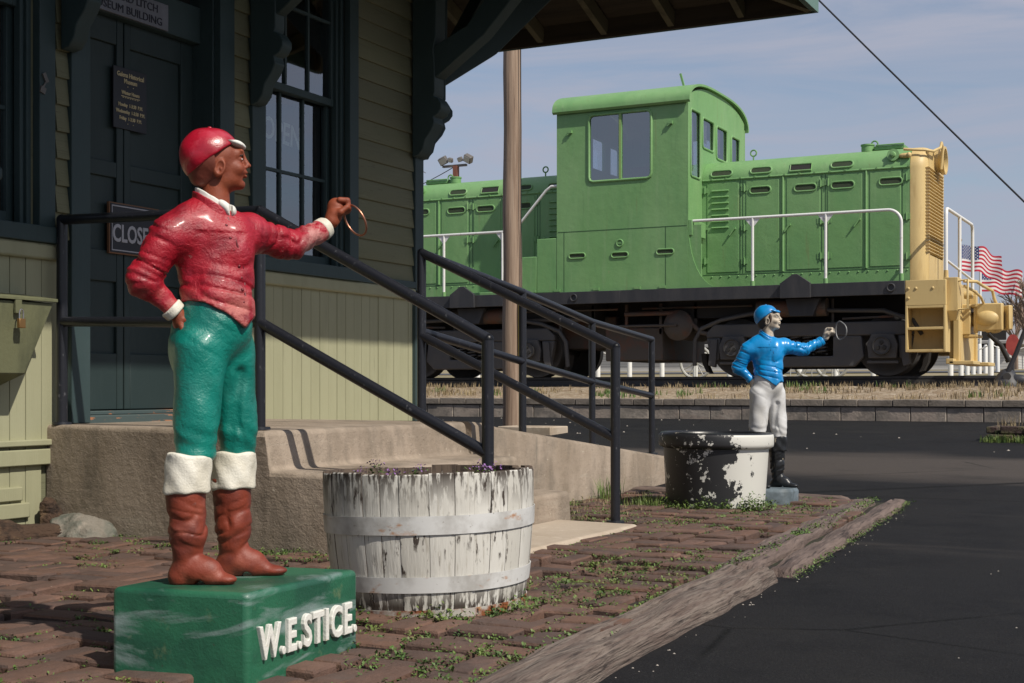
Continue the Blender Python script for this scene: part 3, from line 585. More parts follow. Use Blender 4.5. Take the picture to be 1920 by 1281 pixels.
for (a, za), (c, zc) in zip(((P4,1.398),(P6,1.245),(P7,1.115)), ((P6,1.245),(P7,1.115),(P8,1.035))): rail_part(hB, 'top_rail', (*a, za), (*c, zc), .022)
for (a, za), (c, zc) in zip(((P4,.985),(P6,.844),(P7,.731)), ((P6,.844),(P7,.731),(P8,.637))): rail_part(hB, 'middle_rail', (*a, za), (*c, zc), .022)

# ================================================================== DEPOT
WX = -4.95
dep = thing('depot_building', 'olive clapboard railway depot with dark teal trim and deep eaves', 'building', (-8, 5, 0))
dep_children = []
def dpart(b, name, mat, parent=dep, **k): return b.build(name, mat, parent, **k)
segs = [(-2, 4.0), (4.78, 5.10), (6.13, 6.50), (7.41, 8.28)]
b = MB()
for y0, y1 in segs: b.box(WX-.18, WX-.012, y0, y1, 0, 3.9)
b.box(WX-.18, WX-.012, 4.0, 4.78, 0, 1.43); b.box(WX-.18, WX-.012, 4.0, 4.78, 3.5, 3.9)
b.box(WX-.18, WX-.012, 5.10, 6.13, 0, .5); b.box(WX-.18, WX-.012, 5.10, 6.13, 3.3, 3.9)
b.box(WX-.18, WX-.012, 6.50, 7.41, 0, 1.43); b.box(WX-.18, WX-.012, 6.50, 7.41, 3.5, 3.9)
b.box(-12.3, -12.12, -2, 8.28, 0, 3.9); b.box(-12.12, WX-.18, -2, -1.82, 0, 3.9); b.box(-12.12, WX-.18, 8.1, 8.27, 0, 3.9)
dpart(b, 'wall', m_siding, bevel=0)
b = MB()   # clapboards, each lapped over the next
e = .129; z = 1.385
for y0, y1 in [(-2, 3.9), (4.915, 4.995), (6.235, 6.40), (7.485, 8.20)]:
    zz = 1.40
    while zz < 3.85:
        x0 = WX-.012; j = random.uniform(-.0015, .0015)
        b.prism([(x0, zz), (WX+.016+j, zz), (WX+.018+j, zz+.005), (WX+.001, zz+e+.004), (x0, zz+e+.004)], 'y', y0, y1); zz += e
# far side of the depot
zz = .35
while zz < 3.85:
    b.prism([(8.282, zz), (8.305, zz), (8.29, zz+e), (8.282, zz+e)], 'x', -12.2, -5.07); zz += e
dpart(b, 'siding', m_siding, angle=30)
b = MB(); y = -2.0; wsplit = False
while y < 8.2:
    w = .088+random.uniform(0, .012)
    y1 = min(y+w, 8.262)
    if y >= 6.10 and not wsplit: dpart(b, 'wainscot', m_wains, angle=30); b = MB(); wsplit = True
    if not (y1 > 5.10 and y < 6.13):
        zb = .35 if y > 4.8 else -.02
        d = random.uniform(-.002, .002); b.prism([(WX-.011, y), (WX+.004+d, y+.0025), (WX+.004+d, y1-.0025), (WX-.011, y1)], 'z', zb, 1.30)
    y = y1
dpart(b, 'wainscot', m_wains, angle=30)
b = MB(); b.box(WX-.01, WX+.032, -2, 4.96, 1.295, 1.372); b.box(WX-.01, WX+.03, 6.24, 8.26, 1.292, 1.372)
dpart(b, 'belt_board', m_wains, bevel=.012)
b = MB(); b.box(WX-.01, WX+.04, -2, 4.96, .42, .45); b.box(WX-.01, WX+.03, -2, 4.92, .33, .405); b.box(WX-.01, WX+.022, -2, 4.70, .17, .235); b.box(WX-.01, WX+.026, -2, 4.74, .09, .16)
dpart(b, 'skirt_boards', m_wains, bevel=.006)
b = MB(); b.box(WX-.012, WX+.03, 8.20, 8.31, 0, 3.8); b.box(WX-.10, WX-.012, 8.285, 8.315, 0, 3.8); b.box(WX-.01, WX+.027, 6.40, 8.2, 1.374, 1.415); b.box(WX-.01, WX+.034, 7.49, 8.27, 1.372, 1.418)
dpart(b, 'corner_board', m_teal, bevel=.004)
# windows
def window(y0, y1, sash_frac=True):
    """y0,y1 = opening"""
    b = MB(); z0, z1 = 1.45, 3.5
    b.box(WX-.012, WX+.034, y0-.125, y0, 1.42, 3.62); b.box(WX-.012, WX+.034, y1, y1+.10, 1.42, 3.62); b.box(WX-.012, WX+.036, y0-.14, y1+.115, z1, z1+.13)
    b.box(WX-.16, WX+.05, y0-.135, y1+.115, 1.372, z0)
    # jambs
    b.box(WX-.17, WX-.013, y1-.035, y1-.001, z0, z1); b.box(WX-.17, WX-.013, y0+.001, y0+.035, z0, z1)
    b.box(WX-.07, WX-.03, y1-.06, y1-.036, z0, z1); b.box(WX-.07, WX-.03, y0+.036, y0+.06, z0, z1)
    w = dpart(b, 'window', m_teal, bevel=.004)
    ya, yb = y0+.038, y1-.038
    for k, (za, zb, xx) in enumerate(((z0+.005, 2.52, WX-.11), (2.47, z1-.005, WX-.07))):
        f = MB(); t = .045
        f.box(xx-.018, xx+.018, ya, ya+t, za, zb); f.box(xx-.018, xx+.018, yb-t, yb, za, zb)
        f.box(xx-.0175, xx+.0175, ya+t, yb-t, za, za+.06 if k == 0 else za+.045); f.box(xx-.0175, xx+.0175, ya+t, yb-t, zb-.045, zb)
        dpart(f, 'sash', m_teal, w, bevel=.003)
        f = MB(); c1, c2 = ya+t, yb-t
        for q in (1, 2): yy = c1+(c2-c1)*q/3; f.box(xx-.011, xx+.011, yy-.009, yy+.009, za+.05, zb-.045)
        zm = (za+zb)/2+.01
        f.box(xx-.0108, xx+.0108, c1, c2, zm-.009, zm+.009)
        dpart(f, 'muntins', m_teal, w)
        g = MB(); g.add([(xx-.002, c1, za+.04), (xx-.002, c2, za+.04), (xx-.002, c2, zb-.03), (xx-.002, c1, zb-.03)], [(0,1,2,3)])
        dpart(g, 'pane', m_glass, w)
    f = MB()
    f.box(WX-.24, WX-.185, y1-.06, y1+.05, z0-.05, z1+.05); f.box(WX-.24, WX-.185, y0-.05, y0+.04, z0-.05, z1+.05); f.box(WX-.245, WX-.183, y0+.04, y1-.06, 2.44, 2.475)
    f.box(WX-.30, WX-.181, y0-.05, y1+.05, z0-.09, z0-.052)
    dpart(f, 'inner_casing', m_brown, w)
    return w
window(6.52, 7.39)
window(4.06, 4.79)
# items standing inside behind the glass
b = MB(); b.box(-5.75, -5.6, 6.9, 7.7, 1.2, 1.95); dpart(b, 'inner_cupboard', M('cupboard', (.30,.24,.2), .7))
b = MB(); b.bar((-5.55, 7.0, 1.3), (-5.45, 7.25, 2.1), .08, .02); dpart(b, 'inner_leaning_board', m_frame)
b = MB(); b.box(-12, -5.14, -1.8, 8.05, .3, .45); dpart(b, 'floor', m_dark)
# door
b = MB(); b.box(WX-.012, WX+.032, 4.995, 5.12, .52, 3.42); b.box(WX-.012, WX+.032, 6.11, 6.235, .52, 3.42); b.box(WX-.012, WX+.036, 4.98, 6.25, 3.30, 3.46)
b.box(WX-.20, WX-.013, 6.10, 6.135, .52, 3.3); b.box(WX-.20, WX-.013, 5.095, 5.13, .52, 3.3); b.box(WX-.19, WX-.1, 5.13, 6.10, 2.60, 2.80)
dpart(b, 'door_casing', m_teal, bevel=.004)
b = MB(); b.box(WX-.2, WX+.012, 5.10, 6.13, .505, .555); b.box(WX-.17, WX-.10, 5.13, 6.10, .555, .575)
dpart(b, 'threshold', m_thresh, bevel=.004)
DX = WX-.165
b = MB(); b.box(DX-.03, DX-.008, 5.131, 6.099, .58, 2.6)
for y0, y1 in ((5.131, 5.225), (5.50, 5.548), (5.556, 5.60), (6.00, 6.099)): b.box(DX-.03, DX+.012, y0, y1, .58, 2.6)
for ya, yb in ((5.225, 5.50), (5.60, 6.0)):
    for z0, z1 in ((.58, .87), (1.24, 1.40), (1.78, 1.86), (2.47, 2.6)): b.box(DX-.03, DX+.0105, ya, yb, z0, z1)
door = dpart(b, 'door', m_door, bevel=.004)
b = MB(); b.ell((DX+.06, 6.05, 1.42), (.028,.028,.028)); b.cyl((DX+.012,6.05,1.42), (DX+.05,6.05,1.42), .012); dpart(b, 'handle', m_brass, door)
b = MB(); b.box(DX-.03, DX-.01, 5.131, 6.099, 2.8, 3.3); dpart(b, 'transom', m_dark)
# eaves, roof and brackets
EX, EY, EZ = -2.74, 10.45, 3.54
X0, X1, Y0, Y1 = -14.6, EX, -3.6, EY
sl_ = .33; ridge = (X1-X0)/2; rz = EZ+.19+sl_*ridge; xm = (X0+X1)/2
def hip(zoff, ins=0.):
    e = EZ+.19+zoff
    return [(X0+ins, Y0+ins, e), (X1-ins, Y0+ins, e), (X1-ins, Y1-ins, e), (X0+ins, Y1-ins, e), (xm, Y0+ridge, rz+zoff), (xm, Y1-ridge, rz+zoff)]
b = MB(); b.add(hip(0), [(0,1,4), (1,2,5,4), (2,3,5), (3,0,4,5)]); dpart(b, 'roof', m_shingle, smooth=False)
b = MB()
# soffit boards along the eaves: narrow planks lying on the rafters, both visible sides
k = 0; w = .085
while k*w < 2.3:
    i0 = k*w+.03; i1 = (k+1)*w-.006+.03; za, zb = EZ+.145+sl_*i0, EZ+.145+sl_*i1
    b.add([(X0+i0, Y1-i0, za), (X1-i0, Y1-i0, za), (X1-i1, Y1-i1, zb), (X0+i1, Y1-i1, zb)], [(0,3,2,1)])
    b.add([(X1-i0, Y0+i0, za), (X1-i0, Y1-i0, za), (X1-i1, Y1-i1, zb), (X1-i1, Y0+i1, zb)], [(0,1,2,3)])
    k += 1
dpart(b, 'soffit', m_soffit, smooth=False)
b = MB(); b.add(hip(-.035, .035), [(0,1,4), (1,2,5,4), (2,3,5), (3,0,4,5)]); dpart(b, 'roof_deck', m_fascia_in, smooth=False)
b = MB()
b.box(X0, X1-.03, Y1-.028, Y1-.003, EZ+.004, EZ+.165); dpart(b, 'fascia_back', m_fascia_in)
b = MB(); b.box(X0, X1-.003, Y1, Y1+.018, EZ, EZ+.17); b.box(X1, X1+.018, Y0, Y1+.018, EZ, EZ+.17); b.box(X1-.028, X1-.002, Y0, Y1-.03, EZ+.004, EZ+.16); dpart(b, 'fascia', m_fascia)
def rafter(p0, p1, w=.05, h=.12):
    b = MB(); b.bar(p0, p1, w, h); return dpart(b, 'rafter', m_rafter)
x = -3.31
while x > -12: 
    L_ = min(2.1, (X1-x)-.02 if X1-x < 2.1 else 2.1); L_ = max(L_, .4); rafter((x, Y1-.03, EZ+.075), (x, Y1-L_, EZ+.075+sl_*L_)); x -= .575
y = 9.85
while y > -1:
    L_ = min(2.15, Y1-y) ; rafter((X1-.03, y, EZ+.075), (X1-L_, y, EZ+.075+sl_*L_)); y -= .575
rafter((X1-.03, Y1-.03, EZ+.07), (X1-2.2, Y1-2.2, EZ+.07+sl_*2.2), .06, .14)
def bracket(cx, cy, az, w=.12, zb=2.27):
    """carved eave bracket: wall leg, diagonal brace and top arm, in a vertical plane of azimuth az"""
    prof = [(0, zb), (.05, zb+.01), (.085, zb+.05), (.10, zb+.11), (.15, zb+.17), (.175, zb+.22), (.165, zb+.26), (.20, zb+.275), (.225, zb+.31), (.225, zb+.345), (.20, zb+.38), (.165, zb+.40), (.175, zb+.42), (.175, zb+.60), (.165, zb+.72), (.185, zb+.80), (.19, 3.62), (0, 3.62)]
    b = MB(); b.prism(prof, 'y', -w/2, w/2)
    b.prism([(.15, 2.80), (.19, 2.80), (.55, 3.04), (1.10, 3.60), (1.10, 3.74), (.93, 3.70), (.42, 3.12), (.15, 3.0)], 'y', -w/2+.006, w/2-.006)
    b.prism([(0, 3.62), (1.35, 3.62), (1.42, 3.66), (1.42, 3.72), (0, 3.72)], 'y', -w/2+.003, w/2-.003)
    Mx = Matrix.Translation((cx, cy, 0)) @ Matrix.Rotation(az, 4, 'Z'); b.v = [tuple(Mx @ Vector(q)) for q in b.v]
    return dpart(b, 'bracket', m_teal, bevel=.006)
bracket(WX+.03, 8.22, 0, .13); bracket(WX+.0, 8.30, R(47), .12); bracket(WX-.02, 8.31, R(90), .12)
bracket(WX+.035, 6.415, 0, .09, 2.30); bracket(WX+.035, 4.965, 0, .09, 2.30); bracket(WX+.035, 3.0, 0, .09, 2.3)
# short ledge arm at the left window
b = MB(); b.box(WX+.05, WX+.20, 4.30, 4.42, 1.60, 1.66); dpart(b, 'ledge_cap', m_teal, bevel=.015)
b = MB(); b.box(WX+.05, WX+.16, 4.31, 4.41, 1.46, 1.598); dpart(b, 'ledge_arm', m_wains, bevel=.02)

# ---- lettering helper: built-in font turned into a mesh
def text_mesh(txt, size, depth=.002, sx=1.0, align='CENTER', bev=0.0, off=0.0, res=3, sp=1.0):
    c = bpy.data.curves.new('t', 'FONT'); c.body = txt; c.size = size; c.extrude = depth; c.align_x = align; c.bevel_depth = bev; c.offset = off; c.resolution_u = res; c.space_character = sp
    o = bpy.data.objects.new('t', c); COL.objects.link(o); bpy.context.view_layer.update()
    me = bpy.data.meshes.new_from_object(o.evaluated_get(bpy.context.evaluated_depsgraph_get())); bpy.data.objects.remove(o)
    vs = [(v.co.x*sx, v.co.y, v.co.z) for v in me.vertices]; fs = [tuple(p.vertices) for p in me.polygons]; return vs, fs
def wall_text(b, txt, y, z, size, sx=1.0, x=0, depth=.0015, mi=0, rot=0, off=0.0):
    """text reading along +Y on a plane facing +X"""
    vs, fs = text_mesh(txt, size, depth, sx, off=off); c, s = math.cos(rot), math.sin(rot)
    b.add([(x+w, y+u*c-v*s, z+u*s+v*c) for u, v, w in vs], fs, mi)
# museum building plaque
sg = thing('museum_plaque', 'grey plaque reading HOWARD LITCH MUSEUM BUILDING above the door', 'sign', (WX-.09, 5.5, 2.66))
MB().box(WX-.098, WX-.086, 5.19, 5.82, 2.605, 2.745).build('board', m_signg, sg, bevel=.002)
b = MB(); wall_text(b, 'HOWARD LITCH', 5.505, 2.685, .058, 1.05, WX-.0845); wall_text(b, 'MUSEUM BUILDING', 5.505, 2.622, .058, 1.05, WX-.0845)
b.build('lettering', m_ink, sg, smooth=False)
sg = thing('hours_sign', 'small black sign with cream lettering giving the museum winter hours', 'sign', (DX+.012, 5.59, 2.2))
MB().box(DX+.013, DX+.022, 5.465, 5.715, 2.04, 2.36).build('board', m_signb, sg, bevel=.002)
b = MB(); X = DX+.0235
wall_text(b, 'Galena Historical', 5.59, 2.312, .034, .85, X, off=.0004); wall_text(b, 'Museum', 5.59, 2.280, .034, .85, X, off=.0004)
wall_text(b, '.   .', 5.59, 2.262, .04, 1, X); wall_text(b, 'Winter Hours', 5.59, 2.222, .027, .85, X, off=.0004)
b.box(X-.001, X+.001, 5.52, 5.66, 2.2095, 2.2125)
for k in range(7): b.box(X-.001, X+.001, 5.53+k*.018, 5.54+k*.018, 2.2035, 2.2065)
for k, t in enumerate(('Monday  1-3:30  P.M.', 'Wednesday  1-3:30  P.M.', 'Friday  1-3:30  P.M.')): wall_text(b, t, 5.59, 2.158-.035*k, .026, .82, X, off=.0004)
wall_text(b, '.   .', 5.59, 2.068, .04, 1, X)
b.build('lettering', m_gold, sg, smooth=False)
sg = thing('closed_sign', 'black sign reading CLOSED in white letters, hung on the door behind the handrail', 'sign', (DX+.012, 5.6, 1.5))
MB().box(DX+.013, DX+.03, 5.425, 5.80, 1.385, 1.65).build('frame', m_frame, sg, bevel=.002)
MB().box(DX+.0305, DX+.033, 5.432, 5.793, 1.392, 1.643).build('board', m_signb, sg)
b = MB(); X = DX+.0345; wall_text(b, 'CLOSED', 5.612, 1.45, .125, .72, X, off=.003)
for y0, y1, z0, z1 in ((5.44,5.785,1.40,1.406),(5.44,5.785,1.629,1.635),(5.44,5.444,1.406,1.629),(5.781,5.785,1.406,1.629)): b.box(X-.001, X+.001, y0, y1, z0, z1)
b.build('lettering', m_signw, sg, smooth=False)
# chalk OPEN board behind the window glass
sg = thing('open_board', 'dark eight-sided chalk board reading OPEN behind the window panes', 'sign', (WX-.21, 7.0, 2.25))
b = MB(); rr = .30; b.prism([(7.0+rr*math.cos(PI/8+k*PI/4), 2.25+rr*math.sin(PI/8+k*PI/4)*1.0) for k in range(8)], 'x', WX-.215, WX-.205); b.build('board', m_chalkb, sg)
b = MB(); wall_text(b, 'OPEN', 6.99, 2.20, .19, .80, WX-.2035, rot=R(-4), off=.003); b.build('lettering', m_chalk, sg, smooth=False)
# drop box with padlock
db = thing('drop_box', 'olive slant-sided wooden drop box padlocked on the depot wall', 'box', (WX+.1, 4.4, .9))
b = MB()
f0 = [(4.02, 1.075), (4.70, 1.075), (4.57, .755), (4.15, .755)]
b.add([(WX+.21, y, z) if z > 1 else (WX+.17, y, z) for y, z in f0]+[(WX+.012, 4.02, 1.10), (WX+.012, 4.70, 1.10), (WX+.012, 4.57, .70), (WX+.012, 4.15, .70)], [(0,1,5,4)[::-1], (3,2,1,0)[::-1], (1,2,6,5)[::-1], (3,0,4,7)[::-1], (2,3,7,6)[::-1], (4,5,6,7)[::-1]])
b.build('case', m_boxp, db, bevel=.004)
b = MB(); b.prism([(WX+.012, 1.105), (WX+.225, 1.08), (WX+.225, 1.096), (WX+.012, 1.123)], 'y', 4.0, 4.715); b.build('lid', m_boxp, db, bevel=.003)
hp = atX(36, 560, WX+.225)
b = MB(); b.box(WX+.212, WX+.224, hp.y-.018, hp.y+.018, 1.02, 1.085); hs = b.build('hasp', m_boxp, db, bevel=.002)
b = MB(); cx = WX+.238; pts = [(cx, hp.y+.011*math.cos(a), 1.02+.018*math.sin(a)) for a in [PI*k/8 for k in range(9)]]
b.tube([(cx, hp.y+.011, .995)]+pts+[(cx, hp.y-.011, .995)], .003, 8); pl = b.build('padlock', m_lockst, db)
b = MB(); b.box(cx-.009, cx+.009, hp.y-.018, hp.y+.018, .955, .997); b.build('lock_body', m_brass, pl, bevel=.003)
# dangling latch left of the door
lt = atX(85, 150, WX+.04); b = MB(); b.bar((lt.x, lt.y-.01, lt.z+.03), (lt.x, lt.y+.012, lt.z-.01), .008, .02); b.bar((lt.x, lt.y-.03, lt.z-.045), (lt.x, lt.y+.0, lt.z-.055), .008, .03); b.bar((lt.x, lt.y-.02, lt.z-.045), (lt.x, lt.y+.01, lt.z), .005, .008); dpart(b, 'latch', m_lampg)

# ================================================================== PLANTERS
br = thing('barrel_planter', 'white peeling half barrel planter with two hoops and purple weeds', 'planter', (-2.135, 3.65, 0.026)); br.rotation_euler = (R(-.6), R(-1.6), 0); br.scale = (.945, .945, .94)
Hb = .445
def brad(z): t = max(0, z)/Hb; return .296+.045*math.sin(min(1, t*1.02)*PI/2)**.9-.004*t
b = MB(); ns = 27; ang = 0
ws = [random.uniform(.75, 1.3) for _ in range(ns)]; tot = sum(ws)
for k in range(ns):
    da = 2*PI*ws[k]/tot; top = Hb+random.uniform(-.006, .004); n = 7; off = random.uniform(-.0015, .0015); zs = [.0, .03, .1, .18, .26, .34, .40, top-.004, top]
    o = len(b.v); g = .0008/.33
    for z in zs:
        r = brad(min(z, Hb))+off
        for q in range(n):
            a = ang+g+(da-2*g)*q/(n-1); rr = r-(.0012 if q in (0, n-1) else 0)-(.003 if z == top else 0); b.v.append((rr*math.cos(a), rr*math.sin(a), z))
        for q in (n-1, 0):
            a = ang+g+(da-2*g)*q/(n-1); rr = r-.026; b.v.append((rr*math.cos(a), rr*math.sin(a), z))
    m_ = n+2
    for i in range(len(zs)-1):
        for q in range(m_): b.f.append((o+i*m_+q, o+i*m_+(q+1)%m_, o+(i+1)*m_+(q+1)%m_, o+(i+1)*m_+q)); b.m.append(0 if q < n-1 else 1)
    b.f.append(tuple(o+(len(zs)-1)*m_+q for q in range(m_))); b.m.append(1); ang += da
m_stin = M('stave_inner_wood', (.13,.095,.07), .9, [dict(c=(.05,.035,.028), s=(60,60,9), lo=.45, hi=.6, f=.9), dict(c=(.4,.37,.32), s=30, lo=.6, hi=.68, f=.7)], [dict(s=(90,90,8), st=.6, di=.004)])
b.build('staves', [m_stave, m_stin], br, local=True, angle=30)
def hoop(z0, z1, tilt, mat, name='hoop', th=.004):
    b = MB(); n = 72
    for j in range(n):
        a = 2*PI*j/n; dz = tilt*math.cos(a-1.0)+.0015*math.sin(3*a)
        for z, o_ in ((z0, .001), (z0, th), (z1, th), (z1, .001)):
            r = brad(z+dz)+o_+.001; b.v.append((r*math.cos(a), r*math.sin(a), z+dz))
    for j in range(n):
        for q in range(3): b.f.append((j*4+q, ((j+1)%n)*4+q, ((j+1)%n)*4+q+1, j*4+q+1)); b.m.append(0)
    b.f = [f[::1] for f in b.f]; return b.build(name, mat, br, local=True, angle=40)
hoop(.262, .318, .006, m_hoop); hoop(.086, .134, .006, m_hoop); hoop(.004, .034, .008, m_rustrim)
b = MB(); b.lathe([(.0, .0), (.292, .0), (.296, .012), (.294, .020)], n=60); b.build('base', m_rustrim, br, local=True)
b = MB(); b.grid(lambda u, v: (.305*u*math.cos(2*PI*v), .305*u*math.sin(2*PI*v), .405+.012*mnoise.noise(Vector((u*6*math.cos(2*PI*v), u*6*math.sin(2*PI*v), 0)))), 10, 40); b.build('soil', m_potsoil, br, local=True)
b = MB()
for k in range(36):
    a = random.uniform(0, 2*PI); r = .28*math.sqrt(random.random()); clump(b, r*math.cos(a), r*math.sin(a), .405, 10, .03, .03, .012)
fl = []
for (px, py, hh) in ((-.06, -.22, .075), (-.13, .16, .045), (.02, -.245, .05), (.19, .1, .05), (.10, .20, .04), (-.17, -.15, .045), (.06, .22, .05)):
    c = 70 if hh > .07 else 26
    for q in range(c): t = random.random(); clump(b, px+random.gauss(0,.010), py+random.gauss(0,.010), .40+hh*t*.8, 1, .022*(1-.4*t), .01, .014)
    fl.append((px, py, .40+hh))
tag(b.build('greenery', m_weed, br, local=True, smooth=False), kind='stuff')
b = MB()
for px, py, z in fl: clump(b, px, py, z-.018, 34, .03, .036, .011)
for k in range(26):
    a = random.uniform(PI*.9, PI*1.9); r = random.uniform(.2, .3); clump(b, r*math.cos(a), r*math.sin(a), .41, 5, .01, .02, .008)
tag(b.build('flowers', m_purple, br, local=True, smooth=False), kind='stuff')

pt = thing('pot_planter', 'round black and white peeling planter pot beside the blue statue', 'planter', (-2.51, 7.42, .0)); pt.rotation_euler = (0, R(.6), R(YAW+8))
b = MB(); b.lathe([(.268,-.02),(.270,.02),(.276,.12),(.284,.25),(.290,.355),(.290,.358),(.306,.364),(.316,.372),(.318,.385),(.318,.425),(.314,.436),(.304,.442),(.292,.442),(.284,.43),(.278,.36)], n=72)
b.f = b.f[:-2]+[b.f[-2]]; b.build('pot', m_pot, pt, local=True, angle=45)
b = MB(); b.lathe([(.312,.4365),(.304,.4455),(.292,.446),(.281,.437),(.279,.40)], n=72); b.f = b.f[:-2]; b.build('rim', m_bootb, pt, local=True, angle=60)
b = MB(); b.grid(lambda u, v: (.285*u*math.cos(2*PI*v), .285*u*math.sin(2*PI*v), .37), 3, 40); b.build('soil', m_potsoil, pt, local=True)

# rocks at the foot of the wall
b = MB(); b.ell((0,0,0), (.20, .12, .10), 40, 26)
def rocky(p, k, a):
    p = Vector(p); n = mnoise.noise(p*k)*a+mnoise.noise(p*k*3)*a*.35; return tuple(p*(1+n))
b.v = [rocky(p, 6, .42) for p in b.v]; b.v = [(x, y, max(z, -.06)) for x, y, z in b.v]
rk = b.build('rock', m_rock, local=True, angle=25); rk.location = (-4.50, 4.62, .035); rk.rotation_euler = (0, .12, R(-12)); tag(rk, 'pale grey jagged rock at the foot of the concrete landing', 'rock')
b = MB(); b.ell((0,0,0), (.30, .10, .085), 48, 26); b.v = [rocky(p, 9, .5) for p in b.v]
rk = b.build('rotten_log', m_log, local=True, angle=30); rk.location = (-4.70, 4.32, .05); rk.rotation_euler = (0, .1, R(60)); tag(rk, 'dark crumbling log lying against the building beside the grey rock', 'log')
b = MB(); b.ell((0,0,0), (.05, .05, .085), 24, 18); b.v = [rocky(p, 16, .5) for p in b.v]
rk = b.build('wood_chunk', m_log, local=True, angle=30); rk.location = (-4.86, 4.80, .09); tag(rk, 'brown splintered wood chunk standing in the corner behind the grey rock', 'wood')

# ================================================================== STATUES (implicit surfaces sampled to meshes)
def smin(a, b, k):
    h = np.clip(.5+.5*(b-a)/k, 0, 1); return b*(1-h)+a*h-k*h*(1-h)
class SDF:
    def __init__(s, lo, hi, h):
        s.lo = np.array(lo, float); s.h = h; n = np.ceil((np.array(hi)-s.lo)/h).astype(int)+1; s.n = n
        ax = [(s.lo[i]+h*np.arange(n[i])).astype(np.float32) for i in range(3)]
        s.X, s.Y, s.Z = np.meshgrid(*ax, indexing='ij'); s.d = np.full(tuple(n), 1., np.float32)
    def _u(s, d, k, op):
        if op == 'add': s.d = smin(s.d, d, k) if k > 0 else np.minimum(s.d, d)
        elif op == 'sub': s.d = -smin(-s.d, d, k) if k > 0 else np.maximum(s.d, -d)
        elif op == 'int': s.d = -smin(-s.d, -d, k) if k > 0 else np.maximum(s.d, d)
    def cone(s, a, b, ra, rb, k=.012, op='add', sq=(1,1,1)):
        a = np.array(a, float); b = np.array(b, float); ba = b-a; L2 = (ba**2).sum()+1e-9
        px, py, pz = (s.X-a[0]), (s.Y-a[1]), (s.Z-a[2]); t = np.clip((px*ba[0]+py*ba[1]+pz*ba[2])/L2, 0, 1)
        d = np.sqrt(((px-t*ba[0])*sq[0])**2+((py-t*ba[1])*sq[1])**2+((pz-t*ba[2])*sq[2])**2)-(ra+(rb-ra)*t); s._u(d, k, op)
    def ell(s, c, r, k=.012, op='add', rot=None):
        px, py, pz = s.X-c[0], s.Y-c[1], s.Z-c[2]
        if rot is not None:
            m = np.array(rot); px, py, pz = (m[0,0]*px+m[1,0]*py+m[2,0]*pz, m[0,1]*px+m[1,1]*py+m[2,1]*pz, m[0,2]*px+m[1,2]*py+m[2,2]*pz)
        q = np.sqrt((px/r[0])**2+(py/r[1])**2+(pz/r[2])**2); q2 = np.sqrt((px/r[0]**2)**2+(py/r[1]**2)**2+(pz/r[2]**2)**2)+1e-9
        s._u(q*(q-1)/q2, k, op)
    def plane(s, n, p, k=.004, op='int'):
        n = np.array(n, float); n /= np.linalg.norm(n); s._u(n[0]*(s.X-p[0])+n[1]*(s.Y-p[1])+n[2]*(s.Z-p[2]), k, op)
    def mesh(s):
        d = s.d; n = d.shape; ins = d < 0
        c = np.zeros((n[0]-1, n[1]-1, n[2]-1), np.int8)
        for i in (0,1):
            for j in (0,1):
                for k in (0,1): c += ins[i:n[0]-1+i, j:n[1]-1+j, k:n[2]-1+k]
        act = np.argwhere((c > 0) & (c < 8)); idx = -np.ones(c.shape, np.int64); idx[tuple(act.T)] = np.arange(len(act))
        acc = np.zeros((len(act), 3)); cnt = np.zeros(len(act)); corners = [(i,j,k) for i in (0,1) for j in (0,1) for k in (0,1)]
        for a in corners:
            for ax in range(3):
                if a[ax] == 0:
                    bb = list(a); bb[ax] = 1; va = d[act[:,0]+a[0], act[:,1]+a[1], act[:,2]+a[2]]; vb = d[act[:,0]+bb[0], act[:,1]+bb[1], act[:,2]+bb[2]]
                    m = (va < 0) != (vb < 0); t = np.where(m, va/(va-vb+1e-12), 0); p = np.tile(np.array(a, float), (len(act),1)); p[:,ax] += t
                    acc += p*m[:,None]; cnt += m
        V = (act+acc/np.maximum(cnt,1)[:,None])*s.h+s.lo; Fs = []
        for ax in range(3):
            a1, a2 = (ax+1)%3, (ax+2)%3; sl0 = [slice(None)]*3; sl1 = [slice(None)]*3; sl0[ax] = slice(0, n[ax]-1); sl1[ax] = slice(1, n[ax])
            e = ins[tuple(sl0)] != ins[tuple(sl1)]; E = np.argwhere(e); E = E[(E[:,a1] > 0) & (E[:,a2] > 0) & (E[:,a1] < n[a1]-1) & (E[:,a2] < n[a2]-1)]
            def cell(o1, o2): q = E.copy(); q[:,a1] += o1; q[:,a2] += o2; return idx[tuple(q.T)]
            q = np.stack([cell(-1,-1), cell(0,-1), cell(0,0), cell(-1,0)], 1); f = ins[tuple(E.T)]; q[~f] = q[~f][:, ::-1]; Fs.append(q)
        Fa = np.concatenate(Fs); Fa = Fa[(Fa >= 0).all(1)]; b = MB(); b.v = [tuple(v) for v in V.tolist()]; b.f = [tuple(q) for q in Fa.tolist()]; b.m = [0]*len(b.f); return b
